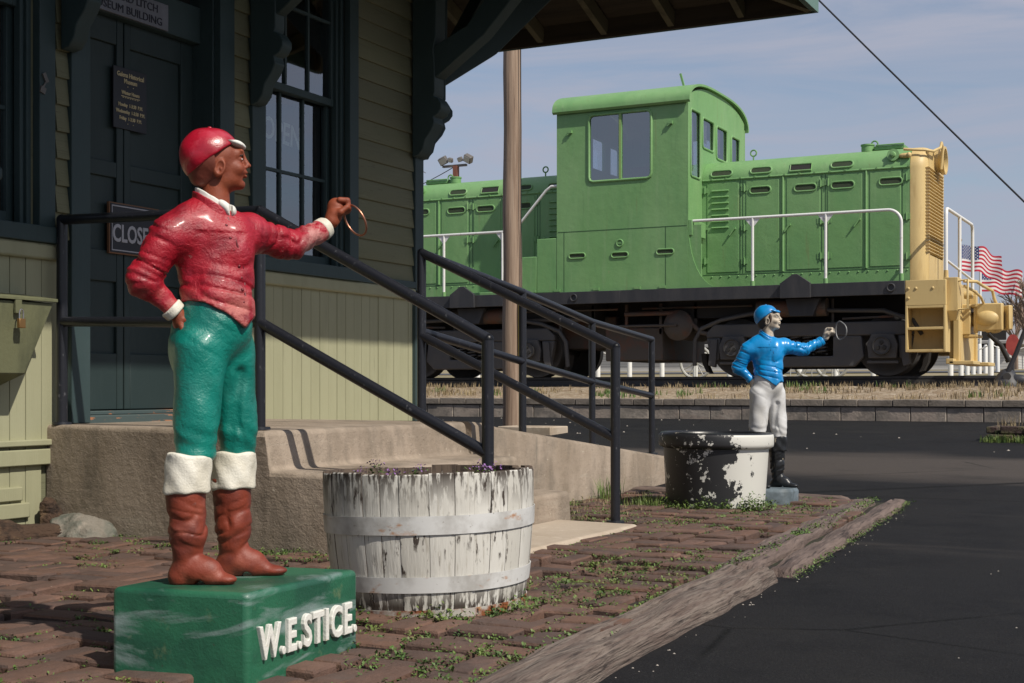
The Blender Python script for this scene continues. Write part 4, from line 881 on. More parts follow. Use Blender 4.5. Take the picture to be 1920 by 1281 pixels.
# figure frame: a right, b away from the viewer, z up; built from the near statue's own proportions
U0 = (405-960)/F; FD = 3.34; NN = math.sqrt(1+U0*U0); TOPZ = .232
def fg(x, y, bb=0.0):
    u = (x-960)/F; t = (bb+FD*NN)*NN/(1+u*U0); px, pd = t*u-U0*FD, t-FD
    return ((px-U0*pd)/NN, bb, CZ-t*(y-HY)/F-TOPZ)
PX = FD/F
def rotm(v, ang): return np.array(Matrix.Rotation(ang, 3, Vector(v)))
_rng = np.random.default_rng(5); _lat = _rng.random((32,32,32)).astype(np.float32)
def vn(x, y, z):
    x = x+100; y = y+100; z = z+100; xi, yi, zi = np.floor(x).astype(int), np.floor(y).astype(int), np.floor(z).astype(int); fx, fy, fz = x-xi, y-yi, z-zi
    fx = fx*fx*(3-2*fx); fy = fy*fy*(3-2*fy); fz = fz*fz*(3-2*fz); r = 0
    for i in (0,1):
        for j in (0,1):
            for k in (0,1): r = r+_lat[(xi+i)%32, (yi+j)%32, (zi+k)%32]*(fx if i else 1-fx)*(fy if j else 1-fy)*(fz if k else 1-fz)
    return r
def crease(n, w=.06): return np.exp(-((n-.5)/w)**2)

def mk(name, sdf, mat, par): return sdf.mesh().build(name, mat, par, local=True, angle=80)
s1 = thing('jockey_statue', 'red jacketed jockey statue with teal breeches on a green lettered pedestal', 'statue')
u_ = U0; s1.location = (FD*(FX+u_*RX), FD*(FY+u_*RY), TOPZ); s1.rotation_euler = (0, 0, R(YAW)-math.atan(U0)); HEADING1 = R(YAW)-math.atan(U0)
s1.location.z = TOPZ
# --- breeches
g = SDF((-.13,-.13,.24), (.13,.15,.72), .0042)
g.ell(fg(402,615,.0), (.088,.078,.09)); g.ell(fg(352,650,.02), (.045,.06,.09), .03)
g.cone(fg(376,655,-.035), fg(368,835,-.052), .066, .043, .02); g.cone(fg(430,650,.035), fg(445,835,.052), .062, .042, .014)
g.ell(fg(366,790,-.05), (.050,.050,.09), .02); g.ell(fg(448,790,.05), (.046,.046,.09), .014)
g.ell(fg(367,852,-.055), (.046,.046,.028), .012); g.ell(fg(444,858,.055), (.045,.045,.028), .012)
g.cone(fg(408,560,0), fg(405,600,0), .072, .08, .02)
g.cone(fg(452,700,-.01), fg(425,850,-.0), .010, .006, .02, 'sub')
w = .0035*np.sin(g.Z*150+g.X*60+2*np.sin(g.Y*40))*np.exp(-((g.Z-.34)/.035)**2)+.0025*np.sin(g.Z*60-g.X*90)*np.exp(-((g.Z-.56)/.05)**2)+.0022*np.sin(g.Z*45+g.X*70+g.Y*50)
w = w*.4+.0035*crease(vn(g.X*10, g.Y*10, g.Z*14+g.X*8), .07)*(np.exp(-((g.Z-.35)/.05)**2)+.5*np.exp(-((g.Z-.58)/.06)**2))+.002*(vn(g.X*26, g.Y*26, g.Z*26)-.5)
g.d = g.d+w.astype(np.float32); mk('breeches', g, m_teal2, s1)
# --- boots and cuffs
def boot(cx, cb, cuffdx, toe, heel, toeb, sgn):
    # cx, cb in metres: shaft axis
    g = SDF((cx-.08, cb-.09, -.006), (cx+.17, cb+.09, .252), .0034)
    hx = cx-.012; k = .012
    g.cone((cx-.006, cb, .235), (cx+.0, cb, .12), .0490, .043, k); g.cone((cx, cb, .12), (cx-.002, cb, .05), .043, .032, k)
    g.ell((hx-.004, cb, .022), (.030, .026, .036), k)
    d = Vector((toe-cx, toeb, 0)); L = d.length; d.normalize(); m = rotm((0,0,1), math.atan2(d.y, d.x))
    g.ell((cx+d.x*.028, cb+d.y*.028, .034), (.052,.029,.034), .018, rot=m)
    g.cone((cx+d.x*.03, cb+d.y*.03, .026), (cx+d.x*(L-.02), cb+d.y*(L-.02), .008), .026, .013, .02)
    g.ell((cx+d.x*(L-.026), cb+d.y*(L-.026), .012), (.030,.021,.0105), .010, rot=m)
    g.cone((cx+d.x*.034-.03*d.y, cb+d.y*.034+.03*d.x, -.002), (cx+d.x*.034+.03*d.y, cb+d.y*.034-.03*d.x, -.001), .0125, .0125, .003, 'sub')
    f = .0045*np.sin(g.Z*105+g.X*70*sgn+np.sin(g.Y*50)*1.5)*np.exp(-((g.Z-.105)/.05)**2)+.003*np.sin(g.Z*70-g.X*60)*np.exp(-((g.Z-.18)/.04)**2)
    nb1 = vn(g.X*12+sgn*5, g.Y*12, g.Z*26+g.X*9*sgn); f = f*.12+(.0060*crease(nb1, .07)+.0040*crease(vn(g.X*20, g.Y*18, g.Z*44+g.X*14*sgn), .08))*np.exp(-((g.Z-.12)/.06)**2)+.0016*(vn(g.X*30, g.Y*30, g.Z*30)-.5)
    g.d = g.d+f.astype(np.float32); g.plane((0,0,-1), (0,0,.0005), .001); g.plane((0,0,1), (0,0,.240), .003)
    o = mk('boot', g, m_boot, s1)
    c = SDF((cx-.08, cb-.08, .19), (cx+.08, cb+.08, .33), .0034)
    c.cone((cx+cuffdx, cb, .31), (cx-.002, cb, .22), .0515, .0550, 0); c.plane((.10*(sgn>0)+.02,0,1), (cx, cb, .303), .005); c.plane((.04,0,-1), (cx, cb, .213), .005)
    c.d = c.d+(.0012*np.sin(c.X*120+c.Z*90)+.001*np.sin(c.Y*140-c.Z*60)).astype(np.float32)
    mk('boot_cuff', c, m_cuffw, o)
nb = fg(352, 925, -.07)[0]; fb = fg(438, 925, .055)[0]
boot(nb, -.07, .004, fg(441, 1095, -.11)[0], 0, -.035, 1); boot(fb, .055, .003, fg(536, 1080, .04)[0], 0, -.02, -1)
# --- jacket with sleeves
g = SDF((-.27,-.15,.53), (.31,.30,1.0), .004)
g.ell(fg(398,480,.0), (.088,.062,.105), .03); g.ell(fg(407,548,.0), (.086,.066,.085), .03); g.ell(fg(378,435,-.005), (.06,.052,.055), .03)
g.ell(fg(442,470,.0), (.046,.052,.09), .03)
g.cone(fg(332,440,-.035), fg(462,434,.055), .042, .041, .04); g.cone(fg(345,412,-.02), fg(375,392,.0), .030, .030, .04); g.cone(fg(396,435,.01), fg(398,408,.005), .056, .040, .03)
g.cone(fg(404,560,0), fg(402,606,0), .084, .0935, .015); g.ell(fg(402,615,.0), (.0935,.084,.096), .015)
g.cone(fg(452,560,-.035), fg(458,604,-.042), .03, .026, .02)
# right arm, hand on hip
g.cone(fg(309,447,-.04), fg(270,528,-.045), .045, .042, .03); g.cone(fg(270,530,-.045), fg(322,576,-.035), .0395, .027, .012)
g.ell(fg(262,520,-.045), (.034,.036,.04), .015)
# left arm held out
g.cone(fg(474,440,.055), fg(548,459,.125), .045, .038, .03); g.cone(fg(548,459,.125), fg(603,432,.175), .037, .0275, .012)
g.ell(fg(530,455,.11), (.042,.038,.036), .015)
# lower hem: higher at the side and back, a point in front
hx = g.X; hem = np.interp(hx[:,0,0], [fg(330,600)[0], fg(350,566)[0], fg(385,566)[0], fg(425,585)[0], fg(459,614)[0], fg(476,592)[0], .2], [fg(0,568)[2], fg(0,566)[2], fg(0,568)[2], fg(0,587)[2], fg(0,614)[2], fg(0,592)[2], fg(0,585)[2]]).astype(np.float32)
hemf = hem[:,None,None]*(g.Y < .02)+(fg(0,572)[2])*(g.Y >= .02); cut = hemf-g.Z
body = (g.X > fg(336,560)[0]) & (g.X < .13)
g.d = np.where(body & (g.Z < fg(0,545)[2]), -smin(-g.d, -cut.astype(np.float32), .004), g.d)
zz = g.Z; zw = fg(0,545)[2]; zc = fg(0,480)[2]
waist = np.exp(-((zz-zw)/.055)**2); arms = np.clip((np.abs(g.X-.005)-.085)/.055, 0, 1)*(zz > fg(0,590)[2]); torso = (1-arms)
n1 = vn(g.X*7+g.Z*4, g.Y*9, g.Z*34+g.X*6); n2 = vn(g.X*12+3, g.Y*12, g.Z*15-g.X*9)
f = torso*(waist*(.0055*crease(n1, .09)-.003*(n1-.5)*2)+(1-waist*.7)*.0034*crease(n2, .07)*(zz < fg(0,430)[2]))
ul = g.X*.9+g.Y*.35-g.Z*.1; ur = np.where(zz > fg(0,530)[2], g.Z*.85+g.X*.4, g.X*.7-g.Z*.6)
u = np.where(g.X > 0, ul, ur); n3 = vn(u*34, g.Y*9+g.Z*5, g.Z*8*(g.X > 0)+g.X*8*(g.X <= 0)); n4 = vn(u*17+7, g.Y*11, g.Z*9+g.X*6)
f = f+arms*(.0052*crease(n3, .10)-.0035*(n4-.5)*2+.0045*crease(n4, .05)+.003*crease(vn(u*60, g.Y*16, g.Z*14), .08))
f = f+.0022*(vn(g.X*24, g.Y*24, g.Z*24)-.5)
g.d = g.d+f.astype(np.float32)
# front seam
for q in range(0):
    pass
jk = mk('jacket', g, m_red, s1)
# buttons and seam down the front, laid on the surface
def surf(sd, a, z, b0=-.14, b1=.1):
    i = int(round((a-sd.lo[0])/sd.h)); k = int(round((z-sd.lo[2])/sd.h)); col = sd.d[i,:,k]; j = np.argmax(col < 0)
    return sd.lo[1]+j*sd.h
b = MB(); pts = []
for x, y in ((427,408),(433,425),(439,442),(445,462),(451,482),(456,505),(458,530),(459,555),(460,580),(461,600)):
    a, _, z = fg(x, y, -.04); bb = surf(g, a, z); pts.append((a, bb+.001, z))
m_seam = M('dark_seam_paint', (.13,.004,.010), .5); m_seam2 = M('blue_seam_paint', (.003,.10,.28), .5)
b.tube(pts, .0032, 8); b.build('front_seam', m_seam, jk, local=True)
for x, y in ((424,424),(432,448),(438,470),(448,500),(452,522),(454,545),(456,568),(457,590)):
    a, _, z = fg(x, y, -.04); bb = surf(g, a, z); b = MB(); b.ell((a, bb, z), (.0042,.003,.0042), 12, 8); b.build('button', m_seam, jk, local=True)
# --- sleeve cuffs
def cuff(p, q, r0, r1, lo, hi):
    c = SDF(np.minimum(p, q)-.05, np.maximum(p, q)+.05, .003); c.cone(p, q, r0, r1, 0); n = np.array(q, float)-np.array(p, float); n /= np.linalg.norm(n)
    c.plane(n, np.array(p)+n*hi, .004); c.plane(-n, np.array(p)+n*lo, .004); c.d = c.d+(.0008*np.sin(c.X*150)).astype(np.float32); return mk('sleeve_cuff', c, m_cuffw, s1)
p, q = fg(319,576,-.035), fg(340,597,-.03); cuff(np.array(p), np.array(q), .0285, .027, .0, .022)
p, q = fg(601,433,.174), fg(625,414,.195); cuff(np.array(p), np.array(q), .029, .0275, .0, .023)
# --- hands: palm, four fingers, thumb
g = SDF((-.125,-.085,.555), (-.02,.05,.665), .0024)
g.cone(fg(333,590,-.032), fg(340,602,-.03), .0185, .0185, .006); g.ell(fg(342,607,-.03), (.0185,.017,.02), .006)
for k, (dy, db, L) in enumerate(((0,-.018,.9),(.0,-.006,1),(0,.006,.95),(0,.017,.75))):
    a, bb, z = fg(340+k*.6, 611, -.032); p0 = (a, bb+db*.9, z); p1 = (a+.006, bb+db*1.1, z-.016*L); p2 = (a+.020, bb+db*1.15, z-.026*L)
    g.cone(p0, p1, .0072, .0068, .003); g.cone(p1, p2, .0068, .0056, .002)
a, bb, z = fg(343, 600, -.04); g.cone((a,bb,z), (a+.016,bb-.012,z-.006), .0075, .0066, .004); g.cone((a+.016,bb-.012,z-.006), (a+.03,bb-.014,z-.004), .0066, .0054, .003)
mk('hand', g, m_skin1, s1)
hb = .205; W0 = np.array(fg(622,414,.195)); K0 = np.array(fg(636,388,hb))
g = SDF(K0-np.array([.06,.06,.06]), K0+np.array([.05,.06,.055]), .0022)
g.cone(W0, fg(626,405,.198), .0195, .019, .006); g.cone(fg(626,405,.198), fg(631,391,hb), .0200, .0215, .008)
g.ell(fg(630,388,hb), (.022,.0185,.0235), .008)
for k in range(4):   # knuckles at the top right, fingers curl round and back towards the palm
    db = (-.017+.0115*k); r = (.0074,.0078,.0076,.0066)[k]
    p0 = np.array(fg(636,377+k*.8,hb))+(0,db,0); p1 = np.array(fg(650,378+k,hb))+(0,db,0); p2 = np.array(fg(653,392+k,hb))+(0,db,0); p3 = np.array(fg(642,400,hb))+(0,db,0)
    g.cone(p0, p1, r*1.1, r*1.08, .003); g.cone(p1, p2, r*1.05, r, .002); g.cone(p2, p3, r, r*.85, .002)
p0 = np.array(fg(626,402,hb))+(0,-.019,0); p1 = np.array(fg(637,400,hb))+(0,-.027,0); p2 = np.array(fg(649,391,hb))+(0,-.0265,0)
g.cone(p0, p1, .0098, .0088, .006); g.cone(p1, p2, .0086, .0072, .003)
mk('hand', g, m_skin1, s1)
# ring held in the fist
Rc = np.array(fg(666,413,hb-.012)); u1 = np.array(fg(688,440,hb-.03))-np.array(fg(645,384,hb)); u1 /= np.linalg.norm(u1)
v1 = np.array([.38, -.85, .36]); v1 -= u1*v1.dot(u1); v1 /= np.linalg.norm(v1)
b = MB(); b.tube([tuple(Rc+(u1*math.cos(a)*.044+v1*math.sin(a)*.036)) for a in [2*PI*k/48 for k in range(48)]], .0026, 10, closed=True)
ring = b.build('ring', m_ring1, s1, local=True)
# --- head
g = SDF((-.10,-.075,.84), (.10,.075,1.09), .0023)
hb0 = .005
def H(x, y, db=0.0): return fg(x, y, hb0+db)
g.cone(fg(404,402,.005), H(405,352), .0345, .0315, .012); g.ell(H(398,298), (.060,.047,.060), .015); g.ell(H(419,292), (.038,.040,.036), .012)
g.ell(H(430,322), (.036,.034,.042), .012); g.ell(H(424,340), (.036,.031,.024), .012); g.ell(H(451,347), (.011,.014,.011), .010)
g.ell(H(445,292), (.016,.030,.018), .010); g.ell(H(452,286), (.006,.030,.006), .007)            # forehead, brow
g.cone(H(455,294), H(463,309), .0055, .0068, .006); g.ell(H(464,311), (.0085,.0075,.0058), .003); 
for sg_ in (-1, 1):
    g.ell(H(459.5,314,sg_*.0078), (.0065,.0048,.0042), .003); g.ell(H(446,316,sg_*.022), (.014,.012,.014), .010)
    g.ell(H(455,298.5,sg_*.0185), (.010,.0115,.0068), .005, 'sub'); g.ell(H(448.5,299.5,sg_*.0185), (.0085,.0085,.0075), .0025)
g.ell(H(456,324), (.010,.015,.008), .006); g.ell(H(460,324.5), (.0062,.0115,.0034), .0018); g.ell(H(459,331), (.0062,.0105,.004), .0018)
g.ell(H(464,327.8), (.006,.012,.0009), .0012, 'sub'); g.ell(H(457,338), (.006,.012,.003), .004, 'sub')
for sg_ in (-1, 1):
    c = H(411,315,sg_*.044); rm = rotm((0,1,0), R(14)) @ rotm((0,0,1), sg_*R(14))
    g.ell(c, (.0150,.0085,.0240), .003, rot=rm); g.ell((c[0]+.002, c[1]+sg_*.0075, c[2]+.002), (.0088,.0062,.0160), .002, 'sub', rot=rm)
    g.cone((c[0]+.004, c[1]+sg_*.002, c[2]-.002), (c[0]+.007, c[1]+sg_*.002, c[2]-.010), .0035, .003, .002)
head = mk('head', g, m_skin1, s1)
for sg_ in (-1, 1):
    c = H(451.5,299.2,sg_*.0185); b = MB(); b.ell(c, (.0052,.0066,.0036), 14, 10); ey = b.build('eye', m_eyew, head, local=True)
    b = MB(); b.ell((c[0]+.0042, c[1]+sg_*.001, c[2]), (.0022,.0030,.0030), 10, 8); b.build('iris', m_iris1, head, local=True)
    b = MB(); b.tube([(c[0]-.003, c[1]+sg_*.0085, c[2]+.0085), (c[0]+.004, c[1]+sg_*.002, c[2]+.0105), (c[0]+.004, c[1]-sg_*.006, c[2]+.009)], .0018, 8); b.build('eyebrow', m_brow, head, local=True)
# hair / faded back of the cap, then the cap shell
def shell(grow):
    q = SDF((-.105,-.08,.92), (.085,.08,1.10), .0028); q.ell(H(396,296), (.0655+grow,.054+grow,.066+grow), .012); q.ell(H(386,292), (.058+grow,.052+grow,.060+grow), .012); q.ell(H(411,281), (.036+grow,.043+grow,.038+grow), .014); return q
pa, pc = Vector(H(440,271)), Vector(H(358,328)); dv = pc-pa; nrm = (dv.z, 0, -dv.x)
if nrm[2] < 0: nrm = (-nrm[0], 0, -nrm[2])
q = shell(.001); q.ell(H(380,332), (.030,.036,.03), .012); q.plane((1,0,.12), H(403,300), .004); q.plane((-.2,0,-1), H(380,352), .006); mk('hair', q, m_hair1, s1)
q = shell(.004); q.plane((-nrm[0], 0, -nrm[2]), tuple(pa), .003); q.d = q.d+(.0008*np.sin(q.X*90)*np.sin(q.Z*80)).astype(np.float32)
cap = mk('cap', q, m_cap1, s1)
q = SDF((-.01,-.06,.98), (.085,.06,1.05), .0022); c = H(432,272); m = rotm((0,1,0), R(17))
q.ell((c[0]+.002, c[1], c[2]+.0045), (.0365,.043,.0115), .004, rot=m); q.plane((-1,0,0), (c[0]-.012,0,0), .003); mk('visor', q, m_wht1, cap)
b = MB(); c = H(393,240.5); b.ell(c, (.006,.006,.004)); b.build('cap_button', m_cap1, cap, local=True)
# --- collar
def collar_band(r0, grow, up_, dn_, mat, nm, hollow=.034):
    q = SDF((-.085,-.08,.80), (.085,.08,.965), .0024); q.cone(H(402,418), H(398,345), r0+.004, r0, 0)
    q.cone(H(403,425), H(399,335), hollow+.003, hollow, .002, 'sub')
    p0, p1 = np.array(H(368,352+up_)), np.array(H(432,393+up_)); n = np.cross(p1-p0, (0,1,0)); n = n/np.linalg.norm(n); n = n if n[2] > 0 else -n
    q.plane(n, p0, .003); p0 = np.array(H(366,352+dn_)); q.plane(-n, p0, .003)
    q.d = q.d+(.0016*(vn(q.X*60, q.Y*60, q.Z*60)-.5)).astype(np.float32); return mk(nm, q, mat, s1)
collar_band(.0415, 0, 0, 26, m_wht1, 'collar'); collar_band(.0475, 0, 10, 40, m_red, 'jacket_collar', .040)
q = SDF((-.03,-.08,.79), (.09,.07,.91), .0024)
c = fg(431,396,-.022); q.ell(c, (.0155,.021,.0165), .006, rot=rotm((0,1,0), R(-25))); q.ell(fg(420,386,-.03), (.019,.013,.011), .006, rot=rotm((0,1,0), R(40))); q.ell(fg(433,391,-.040), (.004,.02,.018), .004, 'sub'); mk('neckcloth', q, m_wht1, s1)
# --- pedestal with raised lettering (world aligned mesh re-expressed in the statue's frame)
Minv = (Matrix.Translation(s1.location) @ Matrix.Rotation(HEADING1, 4, 'Z')).inverted()
def cw_(lat, D, z): return Vector((D*FX+lat*RX, D*FY+lat*RY, z))
near = (-.588, 3.10); e1 = Vector((.43, .903)); e2 = Vector((-.954, .30)); w1, w2 = .462, .352
cs = [near, (near[0]+e1.x*w1, near[1]+e1.y*w1), (near[0]+e1.x*w1+e2.x*w2, near[1]+e1.y*w1+e2.y*w2), (near[0]+e2.x*w2, near[1]+e2.y*w2)]
b = MB(); vs = [Minv @ cw_(x, d, z) for z in (-.03, TOPZ) for x, d in cs]; b.add(vs, [(3,2,1,0), (4,5,6,7), (0,1,5,4), (1,2,6,5), (2,3,7,6), (3,0,4,7)])
ped = b.build('pedestal', m_ped, s1, local=True, bevel=.014, seg=4)
vs, fs = text_mesh('W.E.STICE.', .103, .006, .535, align='LEFT', bev=.0025, off=.0012, res=4, sp=1.18); b = MB()
wd = max(v[0] for v in vs); e13 = cw_(e1.x, e1.y, 0).normalized(); nout = Vector((e13.y, -e13.x, 0)); o0 = cw_(near[0], near[1], 0)+e13*.034+nout*.002
sc = .408/wd; b.add([Minv @ (o0+e13*(x*sc)+Vector((0,0,.079+.004*(x/wd)+y))+nout*z) for x, y, z in vs], fs); b.build('lettering', m_letter, ped, local=True, smooth=False)

# --- the far statue: same casting, other paint and base, turned a little more to the front
s2 = thing('jockey_statue', 'blue jacketed jockey statue with white breeches holding a wire ring, on a low grey base', 'statue')
D2 = 7.98; u2 = (1440-960)/F; s2.location = (D2*(FX+u2*RX), D2*(FY+u2*RY), .122); s2.rotation_euler = (0, 0, R(YAW)-math.atan(u2)-R(17)); s2.scale = (.968, .968, .966)
swap = {'teal_breeches_paint': m_wht2, 'rust_boot_paint': m_bootb, 'cream_cuff_paint': m_bootb, 'red_enamel': m_blue, 'terracotta_face_paint': m_face2, 'faded_cap_back_paint': m_hair2, 'red_cap_paint': m_blue, 'chipped_white_paint': m_blue, 'copper_ring': m_ring2, 'dark_seam_paint': m_seam2, 'eye_dark': m_iris}
def recolour(o, par):
    if o.name.startswith('pedestal') or o.name.startswith('ring') or o.name.startswith('neckcloth') or o.name.startswith('jacket_collar') and False: return
    c = o.copy(); c.data = o.data.copy(); c.parent = par; COL.objects.link(c)
    nm = c.data.materials[0].name; mt = swap.get(nm)
    if o.name.startswith('sleeve_cuff'): mt = m_blue
    if mt: c.data.materials[0] = mt
    for ch in o.children: recolour(ch, c)
for ch in list(s1.children): recolour(ch, s2)
# sideburns and fringe painted on the far statue
hd2 = [c for c in s2.children if c.name.startswith('head')][0]
b = MB()
for sg_ in (-1, 1): c = H(424,300,sg_*.0405); b.ell(c, (.011,.008,.026), 12, 8)
c = H(440,280); b.ell(c, (.012,.034,.008), 12, 8)
b.build('sideburns', m_brow, hd2, local=True)
Rc2 = np.array(fg(652,388,.205)); b = MB(); pts = []
for k in range(48):
    a = 2*PI*k/48; rr = .058*(1+.10*math.cos(2*a+.5)+.06*math.cos(3*a)); pts.append(tuple(Rc2+np.array([.055+.62*rr*math.cos(a), -.03-.45*rr*math.cos(a), .0+rr*math.sin(a)])))
b.tube(pts, .004, 10, closed=True); b.build('ring', m_ring2, s2, local=True)
b = MB(); n = 40; 
prof = [(1.0,-.13), (1.02,-.02), (1.0,-.012), (.93,.0)]
for s_, z in prof:
    for j in range(n):
        a = 2*PI*j/n; ex = .55; cx_, sy_ = math.cos(a), math.sin(a)
        b.v.append((.012+.155*s_*math.copysign(abs(cx_)**ex, cx_), -.01+.145*s_*math.copysign(abs(sy_)**ex, sy_), z))
for i in range(3):
    for j in range(n): b.f.append((i*n+j, i*n+(j+1)%n, (i+1)*n+(j+1)%n, (i+1)*n+j)); b.m.append(0)
b.f.append(tuple(3*n+j for j in range(n))); b.m.append(0)
b.build('base', m_slab2, s2, local=True)

# ================================================================== RETAINING WALL, POLE
rw = thing('retaining_wall', 'low two-course concrete block retaining wall along the railway bed', 'wall', (-6, 16.5, .3))
b = MB(); x = -19.0
while x < 6:
    w = .405; z0 = gz(0, 16.5); b.box(x+.004, x+w-.004, 16.45+random.uniform(-.004,.004), 16.62, z0-.15, z0+.155+random.uniform(-.003,.003)); x += w
b.build('block_course', m_block, rw, bevel=.008)
b = MB(); x = -19.2
while x < 6:
    w = .405; b.box(x+.003, x+w-.003, 16.43+random.uniform(-.006,.006), 16.66, z0+.162, z0+.245+random.uniform(-.004,.004)); x += w
b.build('cap_course', m_capb, rw, bevel=.008)
b = MB(); b.box(-19, 5.8, 16.47, 16.60, z0-.1, z0+.2); b.build('mortar', m_mortar, rw)
up = thing('utility_pole', 'weathered wooden utility pole standing in front of the locomotive', 'pole', (-7.15, 14.04, gz(0, 14.04)))
b = MB(); n = 28; H_ = 8.9; zb = gz(0, 14.04)-.1
b.tube([(-7.15+.006*math.sin(i*1.3), 14.04, zb+H_*i/n) for i in range(n+1)], [.113-.03*i/n*1+.002*mnoise.noise(Vector((i*.9, 0, 0))) for i in range(n+1)], 24); b.build('shaft', m_pole, up, angle=70)
b = MB(); b.tube([(-7.02, 14.00, zb), (-7.02, 14.0, 3.0), (-7.035, 14.0, 8.6)], .006, 8); b.build('ground_wire', m_wirem, up)
b = MB(); b.tube([(-7.035, 13.985, 1.05), (-7.035, 13.985, 1.65)], .012, 8); b.build('yellow_guard', M('yellow_guard_plastic', (.6,.45,.03), .5), up)
pa = Vector((-7.12, 14.0, 8.58)); pb = Vector((.52, 12.6, gz(0, 12.6)-.05)); b = MB(); b.tube([pa+(pb-pa)*t+Vector((0,0,-.25*4*t*(1-t)*.35)) for t in [i/30 for i in range(31)]], .0085, 8)
tag(b.build('guy_wire', m_wirem), 'black guy wire slanting down across the sky to the ground at right', 'wire')
cb_ = thing('curb_box', 'small hollow concrete curb box on the asphalt near the utility pole', 'curb', (-5.6, 11.6, .1))
p = atG(985, 815); X_, Y_ = p.x, p.y; z_ = p.z; b = MB()
for (xa, xb, ya, yb) in ((-.34,.30,-.0,.05),(-.34,.30,.40,.45),(-.34,-.28,.05,.40),(.24,.30,.05,.40)): b.box(X_+xa, X_+xb, Y_+ya, Y_+yb, z_-.05, z_+.085)
b.build('curb', m_conc2, cb_, bevel=.012); MB().box(X_-.28, X_+.24, Y_+.05, Y_+.40, z_-.04, z_+.03).build('fill', m_potsoil, cb_)
# brick edged grass planter at the right edge
p = atG(1880, 828); pl_ = thing('brick_planter', 'dark weathered brick edging with grass at the right edge of the asphalt', 'planter', (p.x, p.y, p.z)); b = MB()
for r_ in range(2):
    for k in range(9): b.box(p.x-.12+k*.22+.1*r_, p.x+.09+k*.22+.1*r_, p.y-.02+random.uniform(-.02,.02), p.y+.09, p.z+.07*r_, p.z+.062+.07*r_+random.uniform(0,.01))
    for k in range(5): b.box(p.x-.16, p.x-.06, p.y+.09+k*.22, p.y+.29+k*.22, p.z+.07*r_, p.z+.062+.07*r_)
b.build('brick_edge', M('mossy_brick', (.055,.035,.03), .95, [dict(c=(.09,.08,.04), s=9, lo=.5, hi=.65)], [dict(s=30, st=.8, di=.02)]), pl_, bevel=.01)
b = MB(); b.box(p.x-.08, p.x+1.9, p.y+.08, p.y+1.2, p.z-.02, p.z+.10); b.build('soil', m_soil, pl_)
b = MB()
for k in range(60): blades(b, p.x+random.uniform(-.14, 1.2), p.y-.06+random.uniform(-.06,.05), p.z-.01, 20, .06, .085, .006)
b.build('grass', m_weed, pl_, smooth=False)
b = MB()
for k in range(50): blades(b, p.x+random.uniform(-.05, 1.4), p.y+.2+random.uniform(-.06,.3), p.z+.1, 12, .06, .15, .006)
b.build('dead_stalks', m_straw, pl_, smooth=False)

# ================================================================== TRACK
TZ = 0.862; YC = 20.45; YR = 19.73
tr = thing('railway_track', 'single standard gauge track of black rails on half buried ties', 'track', (-8, YC, .7))
def rail(y):
    prof = [(y-.07, TZ-.17), (y+.07, TZ-.17), (y+.07, TZ-.155), (y+.012, TZ-.135), (y+.010, TZ-.05), (y+.034, TZ-.038), (y+.034, TZ-.006), (y+.026, TZ), (y-.026, TZ), (y-.034, TZ-.006), (y-.034, TZ-.038), (y-.010, TZ-.05), (y-.012, TZ-.135), (y-.07, TZ-.155)]
    b = MB(); b.prism(prof, 'x', -26, 7); b.build('rail', m_blk, tr, angle=30)
rail(YR); rail(YR+1.5)
b0 = None
x = -17.0; k = 0
tiem = M('tie_wood', (.06,.045,.038), .95, [], [dict(s=(3,40,40), st=.6, di=.02)])
while x < 4:
    dx = random.uniform(-.04, .04)
    b = MB(); b.box(-.11, .11, -1.25, 1.25, -.12, .0); o = b.build('tie', tiem, tr, local=True, bevel=.012); o.location = (x+dx+8, random.uniform(-.03,.03), -.003+random.uniform(-.012,.006)); x += .56
# joint bar on the near rail
p = atY(1712, 716, YR-.05); b = MB(); b.box(p.x-.3, p.x+.3, YR-.05, YR-.035, TZ-.13, TZ-.05)
for k in range(4): b.cyl((p.x-.22+.147*k, YR-.05, TZ-.09), (p.x-.22+.147*k, YR-.075, TZ-.09), .018, n=8)
b.build('joint_bar', m_steel, tr)

